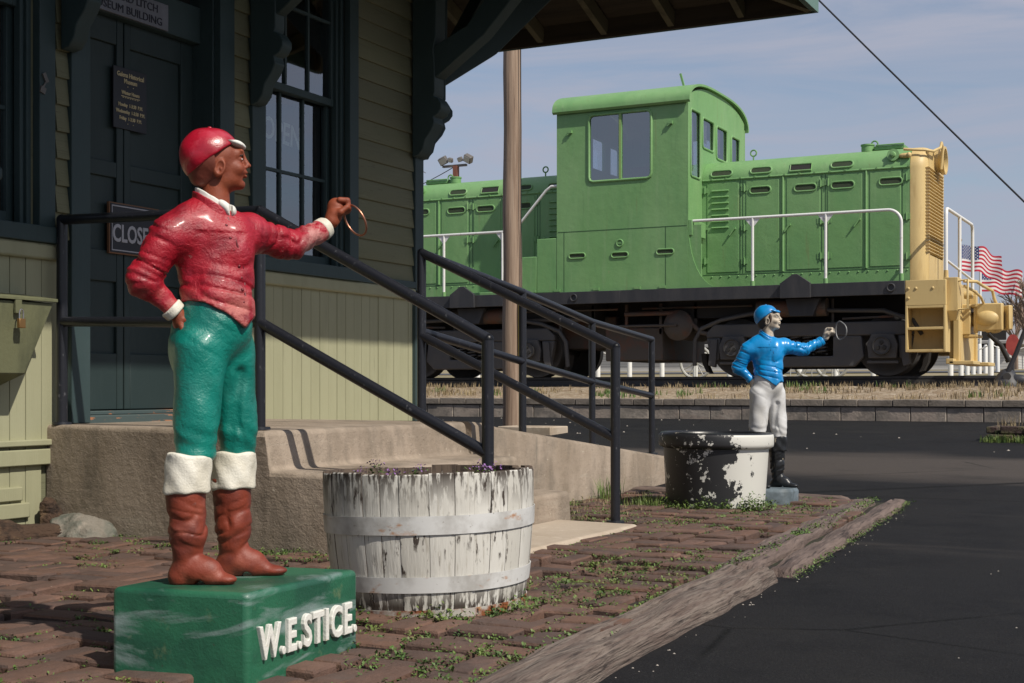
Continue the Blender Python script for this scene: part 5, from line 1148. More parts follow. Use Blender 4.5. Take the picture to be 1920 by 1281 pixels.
# ================================================================== LOCOMOTIVE
XC = -7.92
lo = thing('locomotive', 'green centre cab diesel switcher locomotive with yellow nose and white handrails', 'locomotive', (XC, YC, TZ))
def Lp(b, name, mat, parent=None, **k): return b.build(name, mat, parent or lo, **k)
YS, YH = 19.10, 19.72          # cab side plane, hood side plane
HW = YC-YH; DK = 2.14; HT = 4.115; HB = 3.76
XE = 4.30                      # hood end, distance from the centre
def hood_sec(y_in=0, n=10):
    """cross section of the hood, (y, z) from near bottom up and over"""
    pts = [(-HW, DK)]; 
    for i in range(n+1):
        a = PI/2*i/n; pts.append((-HW+.42*(1-math.cos(a)), HB+(HT-.03-HB)*math.sin(a)))
    pts.append((0, HT)); q = [(-y, z) for y, z in pts[:-1]][::-1]; return pts+q
for sgn in (1, -1):
    def XX(d): return XC+sgn*d
    side = 1
    b = MB(); sec = hood_sec(); x0, x1 = XX(1.05), XX(4.07)
    b.prism([(YC+y, z) for y, z in sec], 'x', x0, x1); hood = Lp(b, 'hood', m_loco, angle=25)
    # bead, ribs, rivet line
    b = MB(); b.tube([(XX(1.06), YH-.006, 3.765), (XX(4.07), YH-.006, 3.765)], .017, 8)
    for k in range(14): b.box(XX(1.2+k*.22)-.012, XX(1.2+k*.22)+.012, YH-.027, YH-.004, 3.765, 3.79)
    Lp(b, 'bead', m_loco, hood)
    def hx(px, yp=YH): return abs(atY(px, 400, yp).x-XC)
    b = MB()
    for d in (hx(1468), hx(1624)): b.tube([(XX(d), YH-.006, 2.38), (XX(d), YH-.006, 3.75)], .018, 10)
    Lp(b, 'rib', m_loco, hood)
    b = MB()
    for d in (hx(1388), hx(1393), hx(1541), hx(1548), hx(1692)): b.box(XX(d)-.004, XX(d)+.004, YH-.0035, YH+.001, 2.38, 3.74)
    b.box(min(XX(1.06), XX(4.06)), max(XX(1.06), XX(4.06)), YH-.0032, YH+.001, 2.362, 2.37); Lp(b, 'seams', m_locodk, hood)
    b = MB()
    for k in range(22): b.ell((XX(1.2+k*.135), YH-.003, 2.335), (.013,.009,.013), 8, 6)
    Lp(b, 'rivets', m_loco, hood)
    # door panels raised very slightly
    b = MB()
    for d0, d1 in ((hx(1319)+.05, hx(1386)), (hx(1398), hx(1462)), (hx(1474), hx(1539)), (hx(1551), hx(1618)), (hx(1630), hx(1690))):
        xa, xb = sorted((XX(d0), XX(d1))); b.box(xa+.01, xb-.01, YH-.009, YH, 2.40, 3.72)
    Lp(b, 'doors', m_loco, hood, bevel=.004)
    # vents
    def vent(px, py, wpx, hpx, rect=False):
        p = atY(px, py, YH); d = abs(p.x-XC); z = p.z; sc = atY(px+50, py, YH).x-p.x; w_ = wpx/50*sc/2; h_ = hpx*20/F/2
        yy = YH-.010; tilt = 0
        if z > HB: s_ = min(.98, (z-HB)/(HT-.03-HB)); yy = YH+.42*(1-math.sqrt(1-s_*s_))-.004; tilt = math.atan2(.42*s_/math.sqrt(1-s_*s_), (HT-.03-HB))
        c = Vector((XX(d), yy, z)); ey = Vector((0, math.sin(tilt), math.cos(tilt))); ex = Vector((1,0,0)); no = Vector((0, -math.cos(tilt), math.sin(tilt)))
        if rect: loop = [(-w_, -h_), (w_, -h_), (w_, h_), (-w_, h_)]
        else: loop = [(w_-h_+h_*math.cos(a), h_*math.sin(a)) for a in [PI/2-PI*k/8 for k in range(9)]]+[(-(w_-h_)-h_*math.cos(a), h_*math.sin(a)) for a in [-PI/2+PI*k/8 for k in range(9)]]
        b = MB(); b.tube([c+ex*u+ey*v for u, v in loop], .0135 if not rect else .016, 8, closed=True); o = Lp(b, 'vent', m_loco, hood)
        b = MB(); b.add([c+ex*u*.97+ey*v*.97+no*.002 for u, v in loop], [tuple(range(len(loop)))[::-1]]); b.build('louvre_mesh', m_vent if not rect else m_under, o)
        return o
    for a in ((1352,325.4,40,13),(1426,319,40,13),(1578,308,42,13),(1425.5,356.5,40,13),(1510,352,42,13),(1580,347,44,13),(1670,340,44,13)): vent(*a)
    vent(1501, 313.5, 40, 15, True)
    b = MB()
    for k in range(7):
        p = atY(1351, 358+k*11.5, YH); w_ = .13; b.prism([(YH-.002, p.z-.022), (YH-.034, p.z-.006), (YH-.030, p.z+.006), (YH-.002, p.z+.016)], 'x', XX(abs(p.x-XC))-w_, XX(abs(p.x-XC))+w_)
    Lp(b, 'louvres', m_loco, hood, angle=30)
    for px, pyl in ((1322,(358,427,490)), (1396,(353,427,490)), (1539,(344,414,480)), (1553,(342,413,480)), (1700,(332,406,481))):
        for py in pyl:
            p = atY(px, py, YH); b = MB(); X_ = XX(abs(p.x-XC)); b.box(X_-.05, X_-.008, YH-.016, YH-.004, p.z-.04, p.z+.04); b.box(X_+.008, X_+.05, YH-.016, YH-.004, p.z-.04, p.z+.04); b.cyl((X_, YH-.018, p.z-.055), (X_, YH-.018, p.z+.055), .011, n=8); Lp(b, 'hinge', m_loco, hood)
    for px, py in ((1377,435),(1480,428),(1611,418)):
        p = atY(px, py, YH-.03); b = MB(); X_ = XX(abs(p.x-XC)); b.bar((X_, YH-.04, p.z+.05), (X_-.07, YH-.045, p.z-.05), .02, .02); b.cyl((X_, YH, p.z+.05), (X_, YH-.05, p.z+.05), .018, n=8); Lp(b, 'handle', m_loco, hood)
    # roof fittings
    b = MB(); b.lathe([(.09, HT-.03), (.09, HT+.05), (.10, HT+.055), (.10, HT+.075), (.0, HT+.08)], (XX(abs(atY(1627,278,YC-.3).x-XC)), YC-.3, 0), 18); Lp(b, 'filler_cap', m_loco, hood, angle=40)
    for px, yy in ((1413, YC-.35), (1640, YC-.3)):
        X_ = XX(abs(atY(px, 280, yy).x-XC)); b = MB(); b.tube([(X_+.045*math.cos(a), yy, HT+.075+.045*math.sin(a)) for a in [2*PI*k/18 for k in range(18)]], .012, 8, closed=True); b.cyl((X_, yy, HT-.03), (X_, yy, HT+.035), .012, n=8); Lp(b, 'lifting_eye', m_loco, hood)
    X_ = XX(3.72); b = MB(); b.box(X_-.22, X_+.2, YC-.35, YC+.3, HT-.02, HT+.035); b.tube([(X_-.2, YC-.36, HT+.045), (X_+.2, YC-.36, HT+.045)], .012, 8); Lp(b, 'roof_hatch', m_loco, hood, bevel=.008)
    p = atY(1676, 293, YH+.06); X_ = XX(abs(p.x-XC)); b = MB(); b.cyl((X_, YH+.10, p.z), (X_, YH+.0, p.z+.012), .085, .085, 22); b.cyl((X_, YH+.0, p.z+.012), (X_, YH-.03, p.z+.014), .045, .03, 14); b.cyl((X_, YH-.03, p.z+.014), (X_, YH-.045, p.z+.015), .015, n=10); Lp(b, 'round_vent', m_loco, hood, angle=40)
    # ---- yellow nose with rounded corners and grille opening
    xa, xb, rc = 4.075, XE, .17; b = MB(); sec = hood_sec(); ns_ = len(sec); rings = []
    for i in range(7):
        a = PI/2*i/6; xx = xa if i == 0 else (xb-rc)+rc*math.sin(a); ins = 0 if i == 0 else rc*(1-math.cos(a))
        rings.append((xx, [(y*(1-ins/HW*1.0), DK+(z-DK)*(1-(ins*.35)/(HT-DK))) for y, z in sec]))
    rings.insert(1, (xb-rc, [(y, z) for y, z in sec]))
    for xx, sc_ in rings:
        for y, z in sc_: b.v.append((XX(xx), YC+y, z))
    for i in range(len(rings)-1):
        for j in range(ns_-1): b.f.append((i*ns_+j, (i+1)*ns_+j, (i+1)*ns_+j+1, i*ns_+j+1)); b.m.append(0)
    nose = Lp(b, 'nose', m_yel, angle=50)
    yo = HW-rc+.01; b = MB(); gx = XX(XE)        # front frame round the grille
    Yg0, Yg1, Zg0, Zg1 = YC-.50, YC+.50, 2.55, 3.78
    def pan(y0, y1, z0, z1, t=.012): b.box(min(gx-sgn*.02, gx+sgn*.002), max(gx-sgn*.02, gx+sgn*.002), y0, y1, z0, z1)
    pan(YC-yo, Yg0, DK, 4.02); pan(Yg1, YC+yo, DK, 4.02); pan(Yg0, Yg1, DK, Zg0); pan(Yg0, Yg1, Zg1, 4.02)
    Lp(b, 'front_frame', m_yel, nose)
    b = MB()
    for k in range(26):
        z = Zg0+.03+k*(Zg1-Zg0-.04)/25.5; b.prism([(XX(XE-.075), z-.012), (XX(XE+.022), z+.010), (XX(XE+.018), z+.020), (XX(XE-.075), z+.0)], 'y', Yg0-.16, Yg1+.0)
    for y in (Yg0+.02, YC-.2, YC+.15, Yg1-.02): b.box(min(XX(XE-.06), XX(XE-.03)), max(XX(XE-.06), XX(XE-.03)), y-.012, y+.012, Zg0, Zg1)
    Lp(b, 'grille', m_yel, nose)
    b = MB(); b.box(min(XX(XE-.10), XX(XE-.09)), max(XX(XE-.10), XX(XE-.09)), YC-yo, YC+yo, DK, 4.0); Lp(b, 'radiator', m_under, nose)
    # headlight drum
    hc = (XX(XE+.03), YC, 3.93); b = MB(); Mx = Matrix.Rotation(sgn*PI/2, 4, 'Y'); b.lathe([(.0,-.10),(.16,-.10),(.17,.02),(.20,.05),(.20,.10),(.17,.10),(.165,.04),(.0,.035)], hc, 28, M=Mx); hl = Lp(b, 'headlight', m_yel, nose, angle=40)
    b = MB(); b.lathe([(0,.04),(.15,.041),(.155,.045)], hc, 24, M=Mx); b.build('lens', m_lens, hl)
    b = MB(); z = 4.08; b.tube([(XX(3.98), YH+.03, z-.06), (XX(XE-.03), YH+.05, z-.09), (XX(XE+.06), YH+.15, z-.10), (XX(XE+.12), YC-.35, z-.02), (XX(XE+.12), YC-.28, z+.06), (XX(XE+.12), YC-.2, z+.02), (XX(XE+.1), YC-.2, z-.3)], .02, 10); Lp(b, 'nose_grab_iron', m_yel, nose, angle=60)
    b = MB(); b.ell((XX(4.0), YH+.02, 3.93), (.09, .035, .035)); b.ell((XX(4.0)+.06, YH-.0, 3.93), (.035,.04,.04)); Lp(b, 'marker_bracket', m_yel, nose)
    # ---- running board handrail
    ty = 19.14; zt = 3.11; e_ = abs(atY(1690, 500, ty).x-XC); c0 = 1.05 if sgn > 0 else 1.5
    arc = [(XX(e_-.18+.18*math.sin(a)), ty, zt-.18+.18*math.cos(a)) for a in [PI/2*k/8 for k in range(9)]]
    hr = Lp(MB().tube(([(XX(1.04), ty, zt)] if sgn > 0 else [(XX(1.04), ty, 3.76), (XX(1.16), ty, 3.76), (XX(1.25), ty, 3.70), (XX(1.75), ty, 3.16), (XX(1.85), ty, zt)])+arc+[(XX(e_), ty, DK)], .021, 12), 'side_handrail', m_white, angle=60)
    for px in (1411, 1548):
        X_ = XX(abs(atY(px, 500, ty).x-XC)); b = MB(); b.tube([(X_, ty, DK+.02), (X_, ty, zt)], .021, 12); b.build('stanchion', m_white, hr)
        b = MB(); b.prism([(X_-.115, zt-.012), (X_+.115, zt-.012), (X_+.025, zt-.12), (X_-.025, zt-.12)], 'y', ty-.006, ty+.006); b.build('gusset', m_white, hr)
        b = MB(); b.cyl((X_, ty, DK), (X_, ty, DK+.07), .032, n=12); b.build('socket', m_loco, hr)
    b = MB(); b.cyl((XX(e_), ty, DK), (XX(e_), ty, DK+.1), .032, n=12); b.build('socket', m_loco, hr)
    # ---- sill and lifting plates
    xs0, xs1 = sorted((XX(0), XX(4.13)))
    b = MB(); b.box(xs0+(.0005 if sgn > 0 else 0), xs1, 19.06, 19.14, 1.955, DK-.002); sill = Lp(b, 'side_sill', m_blk, bevel=.004); b = MB(); b.box(xs0, xs1, 21.76, 21.84, 1.955, DK-.002); Lp(b, 'side_sill', m_blk, bevel=.004)
    X_ = XX(abs(atY(1492, 540, 19.05).x-XC)); b = MB(); b.prism([(X_-.215, 1.945), (X_+.215, 1.945), (X_+.215, 2.15), (X_+.03, 2.275), (X_-.03, 2.275), (X_-.215, 2.15)], 'y', 19.0, 19.055); b.prism([(X_-.19, 1.945), (X_+.3, 1.945), (X_+.2, 1.70), (X_-.13, 1.70)], 'y', 19.2, 19.5); Lp(b, 'lifting_plate', m_blk, bevel=.004)
    X_ = XX(.75 if sgn < 0 else 3.95); b = MB(); b.tube([(X_+.05*math.cos(a), 19.05, 2.05+.05*math.sin(a)) for a in [2*PI*k/16 for k in range(16)]], .012, 8, closed=True); Lp(b, 'towing_ring', m_blk, sill)
    b = MB(); b.box(xs0, xs1, YS+.03, 21.78, DK-.06, DK-.004); b.box(min(XX(0), XX(4.0)), max(XX(0), XX(4.0)), 20.05, 20.85, 1.55, DK-.07); b.box(min(XX(0), XX(4.6)), max(XX(0), XX(4.6)), 20.2, 20.7, 1.5, 1.95); Lp(b, 'underframe', m_under)
    b = MB(); b.box(xs0+.1, xs1-.1, 20.9, 21.7, 1.72, 2.07); b.box(min(XX(.6), XX(2.3)), max(XX(.6), XX(2.3)), 19.5, 20.0, 1.72, 2.0); Lp(b, 'equipment_trays', m_under)
    # ---- end platform, steps, pilot, coupler
    xe0, xe1 = 4.132, 4.66
    for yn, yd in ((YS, 1), (21.80, -1)):
        b = MB(); xl, xr = sorted((XX(xe0), XX(xe1))); ya, yb = sorted((yn, yn+yd*.34))
        b.box(xl, xr, ya, yb, 1.80, DK); 
        for xx in (xl, xr-.03): b.box(xx, xx+.03, ya, yb, 1.175, 1.80)
        for z in (1.175, 1.475, 1.765): b.box(xl+.03, xr-.03, ya+.002, yb-.03, z, z+.035)
        b.box(xl+.03, xr-.03, yb-.03 if yd > 0 else ya, yb if yd > 0 else ya+.03, 1.21, 1.78); Lp(b, 'steps', m_yel, bevel=.005)
    b = MB()
    for dx, dz in ((.14, 2.03), (.36, 2.03), (.04, 2.03), (.04, 1.9)): b.ell((XX(xe0+dx), YS-.002, dz), (.02, .012, .02), 10, 8)
    Lp(b, 'rivets', m_yel)
    b = MB(); xl, xr = sorted((XX(4.60), XX(4.70))); b.box(xl, xr, 19.72, 21.44, 1.02, 2.10); b.box(xl, xr, 19.46, 19.72, 1.02, 1.09); b.box(xl, xr, 19.40, 19.72, 1.98, 2.12); b.box(xl+.004, xr-.004, 19.74, 21.3, 2.101, 2.14)
    b.box(*sorted((XX(4.66), XX(4.74))), 19.66, 19.76, 1.02, 2.12); b.box(*sorted((XX(4.66), XX(4.74))), 21.2, 21.3, 1.02, 2.12)
    b.box(*sorted((XX(4.64), XX(4.96))), 19.46, 20.05, 1.01, 1.06); b.box(*sorted((XX(4.64), XX(4.96))), 20.85, 21.44, 1.01, 1.06)
    b.box(*sorted((XX(4.70), XX(4.72))), 19.9, 19.98, 1.06, 1.6); pil = Lp(b, 'pilot', m_yel, bevel=.008)
    b = MB(); b.box(*sorted((XX(4.62), XX(4.80))), 19.20, 19.46, 1.72, 2.17); b.add([(XX(4.62),19.2,1.72),(XX(4.80),19.2,1.72),(XX(4.80),19.46,1.72),(XX(4.62),19.46,1.72),(XX(4.66),19.30,1.60),(XX(4.76),19.30,1.60),(XX(4.76),19.40,1.60),(XX(4.66),19.40,1.60)], [(0,1,5,4),(1,2,6,5),(2,3,7,6),(3,0,4,7),(4,5,6,7)]); Lp(b, 'sand_box', m_yel, bevel=.006)
    # draft gear housing, coupler
    b = MB(); zc = 1.66; b.box(*sorted((XX(4.66), XX(4.80))), YC-.24, YC+.24, zc-.22, zc+.20); b.box(*sorted((XX(4.84), XX(4.90))), YC-.20, YC-.16, zc-.20, zc+.18); b.box(*sorted((XX(4.7), XX(4.90))), YC-.22, YC+.22, zc-.26, zc-.22); b.box(*sorted((XX(4.7), XX(4.90))), YC-.22, YC+.22, zc+.16, zc+.20); Lp(b, 'draft_gear', m_yel, bevel=.01)
    b = MB(); b.tube([(XX(4.74), YC, zc), (XX(4.86), YC, zc), (XX(4.92), YC, zc+.01), (XX(4.97), YC, zc)], [.10,.105,.15,.16], 20)
    b.prism([(XX(4.86), YC-.14), (XX(4.88), YC-.22), (XX(5.22), YC-.24), (XX(5.235), YC-.14), (XX(5.14), YC-.02), (XX(5.12), YC+.12), (XX(5.0), YC+.16), (XX(4.90), YC+.10)], 'z', zc-.17, zc+.21)
    b.ell((XX(5.03), YC-.2, zc+.0), (.17,.085,.115)); b.ell((XX(5.10), YC-.18, zc-.13), (.14,.05,.08))
    b.prism([(XX(5.0), YC+.10), (XX(5.12), YC+.14), (XX(5.27), YC+.26), (XX(5.30), YC+.22), (XX(5.18), YC+.06)], 'z', zc-.12, zc+.18); cp = Lp(b, 'coupler', m_yel, bevel=.015)
    b = MB(); b.prism([(XX(5.17), YC-.03), (XX(5.25), YC-.11), (XX(5.31), YC-.20), (XX(5.345), YC-.10), (XX(5.31), YC+.04), (XX(5.20), YC+.06)], 'z', zc-.16, zc+.18); b.build('knuckle', m_yel, cp, bevel=.015)
    b = MB(); b.tube([(XX(4.86), 19.30, 2.12), (XX(5.0), 19.45, 2.12), (XX(5.0), 20.0, 2.10), (XX(5.08), YC-.12, 2.05), (XX(5.1), YC-.1, 1.95), (XX(5.13), YC-.08, 1.86)], .022, 10); b.tube([(XX(4.86), 19.34, 2.06), (XX(4.95), 19.6, 2.0), (XX(4.96), 20.1, 1.95), (XX(4.98), YC-.15, 1.84)], .018, 10); Lp(b, 'uncoupling_lever', m_yel, angle=60)
    b = MB(); b.tube([(XX(4.80), 19.22, 2.12), (XX(4.92), 19.24, 2.14), (XX(4.92), 19.24, 1.75), (XX(4.80), 19.22, 1.74)], .016, 8); Lp(b, 'grab_iron', m_yel, angle=60)
    b = MB(); b.box(*sorted((XX(4.705), XX(4.80))), YC+.30, YC+.42, 1.86, 2.02); b.cyl((XX(4.75), YC-.42, 1.98), (XX(4.86), YC-.42, 1.98), .055, n=14)
    for k in range(6): b.ell((XX(4.705), YC-.62, 1.62+.085*k), (.014,.014,.014), 8, 6)
    Lp(b, 'pilot_fittings', m_yel, bevel=.004)
    b = MB(); b.tube([(XX(5.04), YC-.2, 1.45), (XX(5.2), YC-.15, 1.28), (XX(5.28), YC-.1, 1.10)], .034, 12); b.cyl((XX(5.28), YC-.1, 1.10), (XX(5.30), YC-.09, 1.06), .045, n=12); Lp(b, 'brake_hose', m_under, angle=60)
    # end handrail across the platform
    hx_ = XX(4.62); b = MB(); b.tube([(hx_, 19.36, DK+.12), (hx_, 19.36, 3.03), (hx_, 19.40, 3.11), (hx_, 19.48, 3.12), (hx_, 21.5, 3.12), (hx_, 21.58, 3.08), (hx_, 21.6, 3.0), (hx_, 21.6, DK)], .024, 12); eh = Lp(b, 'end_handrail', m_white, angle=60)
    b = MB(); b.tube([(hx_, 20.45, DK), (hx_, 20.45, 3.12)], .024, 12); b.build('stanchion', m_white, eh)
    b = MB(); b.tube([(hx_, 19.36, 2.42), (hx_, 21.6, 2.30)], .018, 10); b.build('lower_rail', m_white, eh)
    b = MB(); b.cyl((hx_, 19.36, DK), (hx_, 19.36, DK+.14), .035, .03, n=12); b.build('socket', m_yel, eh)
    # ---- truck
    TC = 2.71; 
    tk = Lp(MB().box(*sorted((XX(TC-.5), XX(TC+.5))), 19.8, 21.1, 1.25, 1.55), 'truck', m_under)
    b = MB(); ya, yb = 19.38, 19.50
    w1x, w2x = TC-1.065, TC+1.065
    outl = [(w1x-.42,1.50),(w1x-.30,1.615),(w2x+.30,1.615),(w2x+.42,1.50),(w2x+.44,1.14),(w2x+.34,1.10),(w2x+.26,1.14),(w2x+.22,1.18),(w2x-.22,1.18),(w2x-.30,1.05),(w2x-.42,.975),(w1x+.42,.975),(w1x+.30,1.05),(w1x+.22,1.18),(w1x-.22,1.18),(w1x-.26,1.14),(w1x-.34,1.10),(w1x-.44,1.14)]
    # side frame as plates round the spring opening
    b.prism([(XX(x), z) for x, z in [(w1x-.42,1.50),(w1x-.30,1.615),(w2x+.30,1.615),(w2x+.42,1.50),(w2x+.42,1.42),(w1x-.42,1.42)]], 'y', ya, yb)
    b.prism([(XX(x), z) for x, z in [(w1x+.30,1.42),(TC-.37,1.42),(TC-.37,1.14),(TC+.37,1.14),(TC+.37,1.42),(w2x-.30,1.42),(w2x-.26,1.12),(w2x-.40,.985),(w1x+.40,.985),(w1x+.26,1.12)]], 'y', ya+.004, yb)
    b.prism([(XX(x), z) for x, z in [(w1x-.42,1.42),(w1x-.20,1.42),(w1x-.22,1.10),(w1x-.34,1.08),(w1x-.38,1.2)]], 'y', ya+.004, yb); b.prism([(XX(x), z) for x, z in [(w2x+.42,1.42),(w2x+.20,1.42),(w2x+.22,1.10),(w2x+.34,1.08),(w2x+.38,1.2)]], 'y', ya+.004, yb)
    b.build('side_frame', m_truck, tk, bevel=.02, seg=3)
    b = MB(); b.box(*sorted((XX(w1x-.4), XX(w2x+.4))), 21.38, 21.50, 1.40, 1.615); b.box(*sorted((XX(TC-.8), XX(TC+.8))), 21.38, 21.50, .985, 1.40); b.build('side_frame', m_truck, tk, bevel=.02)
    for wx in (w1x, w2x):
        b = MB(); cy_ = YR-.09; Mx = Matrix.Rotation(PI/2, 4, 'X')
        for y0_, sd in ((YR-.04, 1), (YR+1.54, -1)):
            b.lathe([(0,-.03),(.10,-.05),(.12,.02),(.30,.02),(.36,-.03),(.42,-.03),(.42,.09),(.445,.12),(.445,.15),(0,.15)], (XX(wx), y0_, TZ+.42), 44, M=Matrix.Rotation(sd*-PI/2, 4, 'X'))
        b.cyl((XX(wx), 19.7, TZ+.42), (XX(wx), 21.2, TZ+.42), .08); wh = b.build('wheel_set', m_truck, tk, angle=40)
        b = MB(); X_ = XX(wx); c = TZ+.41
        b.prism([(X_-.19, c-.17), (X_-.21, c+.02), (X_-.15, c+.17), (X_+.15, c+.17), (X_+.21, c+.02), (X_+.19, c-.17)], 'y', 19.33, 19.50)
        b.cyl((X_, 19.33, c), (X_, 19.27, c), .125, .12, 24); bxo = b.build('axle_box', m_truck, tk, bevel=.012)
        b = MB(); b.tube([(X_+.118*math.cos(a), 19.268, c+.118*math.sin(a)) for a in [2*PI*k/24 for k in range(24)]], .012, 8, closed=True)
        for k in range(3): a = PI/2+2*PI*k/3; b.cyl((X_+.05*math.cos(a), 19.27, c+.05*math.sin(a)), (X_+.05*math.cos(a), 19.245, c+.05*math.sin(a)), .03, .026, 12)
        b.build('axle_cap', M('axle_cap_steel', (.05,.048,.046), .4, metal=.5) if sgn > 0 and wx == w1x else bpy.data.materials['axle_cap_steel'], bxo)
        sg2 = -1 if wx == w1x else 1
        b = MB(); b.prism([(XX(wx+sg2*.24), 1.40), (XX(wx+sg2*.34), 1.40), (XX(wx+sg2*.38), 1.02), (XX(wx+sg2*.28), .99), (XX(wx+sg2*.26), 1.10)], 'y', 19.34, 19.44); b.box(*sorted((XX(wx-.21), XX(wx+.21))), 19.36, 19.42, 1.03, 1.07); b.build('pedestal_leg', m_truck, tk, bevel=.008)
        b = MB(); b.prism([(XX(wx+sg2*.50), 1.20), (XX(wx+sg2*.58), 1.20), (XX(wx+sg2*.56), 1.05), (XX(wx+sg2*.50), .93), (XX(wx+sg2*.44), .91), (XX(wx+sg2*.49), 1.02)], 'y', 19.62, 19.78); b.build('brake_shoe', m_under, tk)
    for sx_ in (-.19, .0, .19):
        b = MB(); X_ = XX(TC+sx_); nt_ = 5; b.tube([(X_+.075*math.cos(2*PI*t*nt_), 19.47+.06*math.sin(2*PI*t*nt_), 1.17+.25*t) for t in [k/80 for k in range(81)]], .016, 8); b.build('coil_spring', M('spring_black', (.03,.03,.032), .35) if (sgn > 0 and sx_ == -.19) else bpy.data.materials['spring_black'], tk, angle=60)
    b = MB(); b.tube([(XX(w1x-.62), 19.45, 1.02), (XX(w1x-.60), 19.42, 1.40), (XX(w1x-.5), 19.4, 1.56), (XX(w1x-.2), 19.40, 1.68), (XX(w1x+.25), 19.40, 1.76), (XX(w1x+.8), 19.42, 1.80), (XX(w2x), 19.42, 1.76), (XX(w2x+.4), 19.42, 1.62), (XX(w2x+.52), 19.42, 1.42)], .032, 12); b.build('air_hose', m_truck, tk, angle=70)
    b = MB(); b.cyl((XX(2.0), 19.40, 1.83), (XX(3.0), 19.40, 1.83), .13, n=20); Lp(b, 'side_reservoir', m_rusty, angle=40)
    b = MB(); b.tube([(XX(.2), 19.45, 1.88), (XX(1.9), 19.45, 1.88)], .015, 8); Lp(b, 'pipework', m_rusty); b = MB(); b.tube([(XX(3.2), 19.45, 1.66), (XX(3.9), 19.45, 1.68)], .018, 8); b.tube([(XX(3.05), 19.5, 1.95), (XX(3.05), 19.5, 1.62)], .02, 8); Lp(b, 'pipework', m_rusty)
# ---- cab
b = MB(); cx0, cx1 = XC-1.05, XC+1.05; CT = 4.86
def arch(y, z0, z1, p=2.6):
    t = abs((y-YC)/(1.44)); return z0+(z1-z0)*(1-min(1, t)**p)
wz0, wz1 = 3.775, 4.775; wx0, wx1 = atY(1104,300,YS).x, atY(1221,300,YS).x
def wallY(y, th=.04):
    s_ = 1 if y < YC else -1; ya, yb = sorted((y, y+s_*th))
    b.box(cx0, cx1, ya, yb, DK, wz0); b.box(cx0, cx1, ya, yb, wz1, CT); b.box(cx0, wx0, ya, yb, wz0, wz1); b.box(wx1, cx1, ya, yb, wz0, wz1)
wallY(YS)
cab = Lp(b, 'cab', m_loco); b = MB(); wallY(21.80); Lp(b, 'far_wall', m_loco, cab)
fy = [(19.20, 19.62, 3.78, 4.76), (19.72, 20.23, 4.27, 4.72), (20.36, 20.87, 4.20, 4.70), (21.08, 21.50, 4.20, 4.66)]
for X_, s_ in ((cx1, 1), (cx0, -1)):
    b = MB(); xa, xb = sorted((X_-s_*.045, X_-s_*.003)); cuts = [YS+.041]+[v for q in fy for v in q[:2]]+[21.759]
    for k in range(0, len(cuts), 2): b.box(xa, xb, cuts[k], cuts[k+1], DK, CT)
    for y0, y1, z0, z1 in fy: b.box(xa, xb, y0, y1, DK, z0); b.box(xa, xb, y0, y1, z1, CT)
    pts = [(YS+.041, CT)]+[(YS+.041+(21.759-YS-.041)*k/20, arch(YS+.041+(21.759-YS-.041)*k/20, 4.90, 5.18)) for k in range(21)]+[(21.759, CT)]
    b.prism(pts, 'x', xa, xb); ew = Lp(b, 'end_wall', m_loco, cab)
    for y0, y1, z0, z1 in fy:
        f = MB(); r = .05; xx = X_+s_*.0
        f.tube([(xx, y0+r, z0), (xx, y1-r, z0), (xx, y1-.015, z0+.015), (xx, y1, z0+r), (xx, y1, z1-r), (xx, y1-.015, z1-.015), (xx, y1-r, z1), (xx, y0+r, z1), (xx, y0+.015, z1-.015), (xx, y0, z1-r), (xx, y0, z0+r), (xx, y0+.015, z0+.015)], .017, 8, closed=True); wf = Lp(f, 'window_frame', m_loco, cab)
        g = MB(); g.add([(xx-s_*.02, y0, z0), (xx-s_*.02, y1, z0), (xx-s_*.02, y1, z1), (xx-s_*.02, y0, z1)], [(0,1,2,3)]); g.build('pane', m_cabglass2, wf)
for yy, s_ in ((YS, -1), (21.80, 1)):
    f = MB(); r = .07; L4 = [(wx0+r, wz0), (wx1-r, wz0), (wx1-.02, wz0+.02), (wx1, wz0+r), (wx1, wz1-r), (wx1-.02, wz1-.02), (wx1-r, wz1), (wx0+r, wz1), (wx0+.02, wz1-.02), (wx0, wz1-r), (wx0, wz0+r), (wx0+.02, wz0+.02)]
    f.tube([(x, yy, z) for x, z in L4], .022, 10, closed=True); xm_ = atY(1163,300,YS).x; f.box(xm_-.022, xm_+.022, yy-.012, yy+.02, wz0, wz1); wf = Lp(f, 'window_frame', m_loco, cab)
    g = MB(); y_ = yy-s_*.015; g.add([(wx0, y_, wz0), (wx1, y_, wz0), (wx1, y_, wz1), (wx0, y_, wz1)], [(0,1,2,3)]); g.build('pane', m_cabglass, wf)
    if s_ < 0:
        g = MB(); g.box(xm_-.014, xm_+.014, yy-.016, yy-.0125, wz0+.02, wz1-.02); g.build('window_bar', M('lime_bar', (.25,.36,.12), .6), wf)
b = MB(); n = 30; vs = []; rx0, rx1 = cx0-.045, cx1+.045
yr0, yr1 = 18.99, 21.91
prof = [(yr0+.01, 4.80), (yr0-.005, 4.85)]+[(yr0+(yr1-yr0)*k/n, 4.88+.36*(1-abs(2*k/n-1)**2.6)) for k in range(n+1)]+[(yr1+.005, 4.85), (yr1-.01, 4.80)]
inn = [(y+(.02 if y < YC-1.3 else -.02 if y > YC+1.3 else 0), z-.03) for y, z in prof][::-1]; inn[0] = (yr1-.03, 4.80); inn[-1] = (yr0+.03, 4.80)
prof = [(yr0+.035, 4.855)]+[(YC-1.425*math.copysign(abs(math.cos(a))**.66, math.cos(a)), 4.855+.36*math.sin(a)**.85) for a in [PI*k/40 for k in range(1, 40)]]+[(yr1-.035, 4.855)]
inn = [(YC+(y-YC)*.975, z-.03) for y, z in prof][::-1]
b.prism(prof+inn, 'x', rx0, rx1); Lp(b, 'roof', m_loco, cab, angle=35)
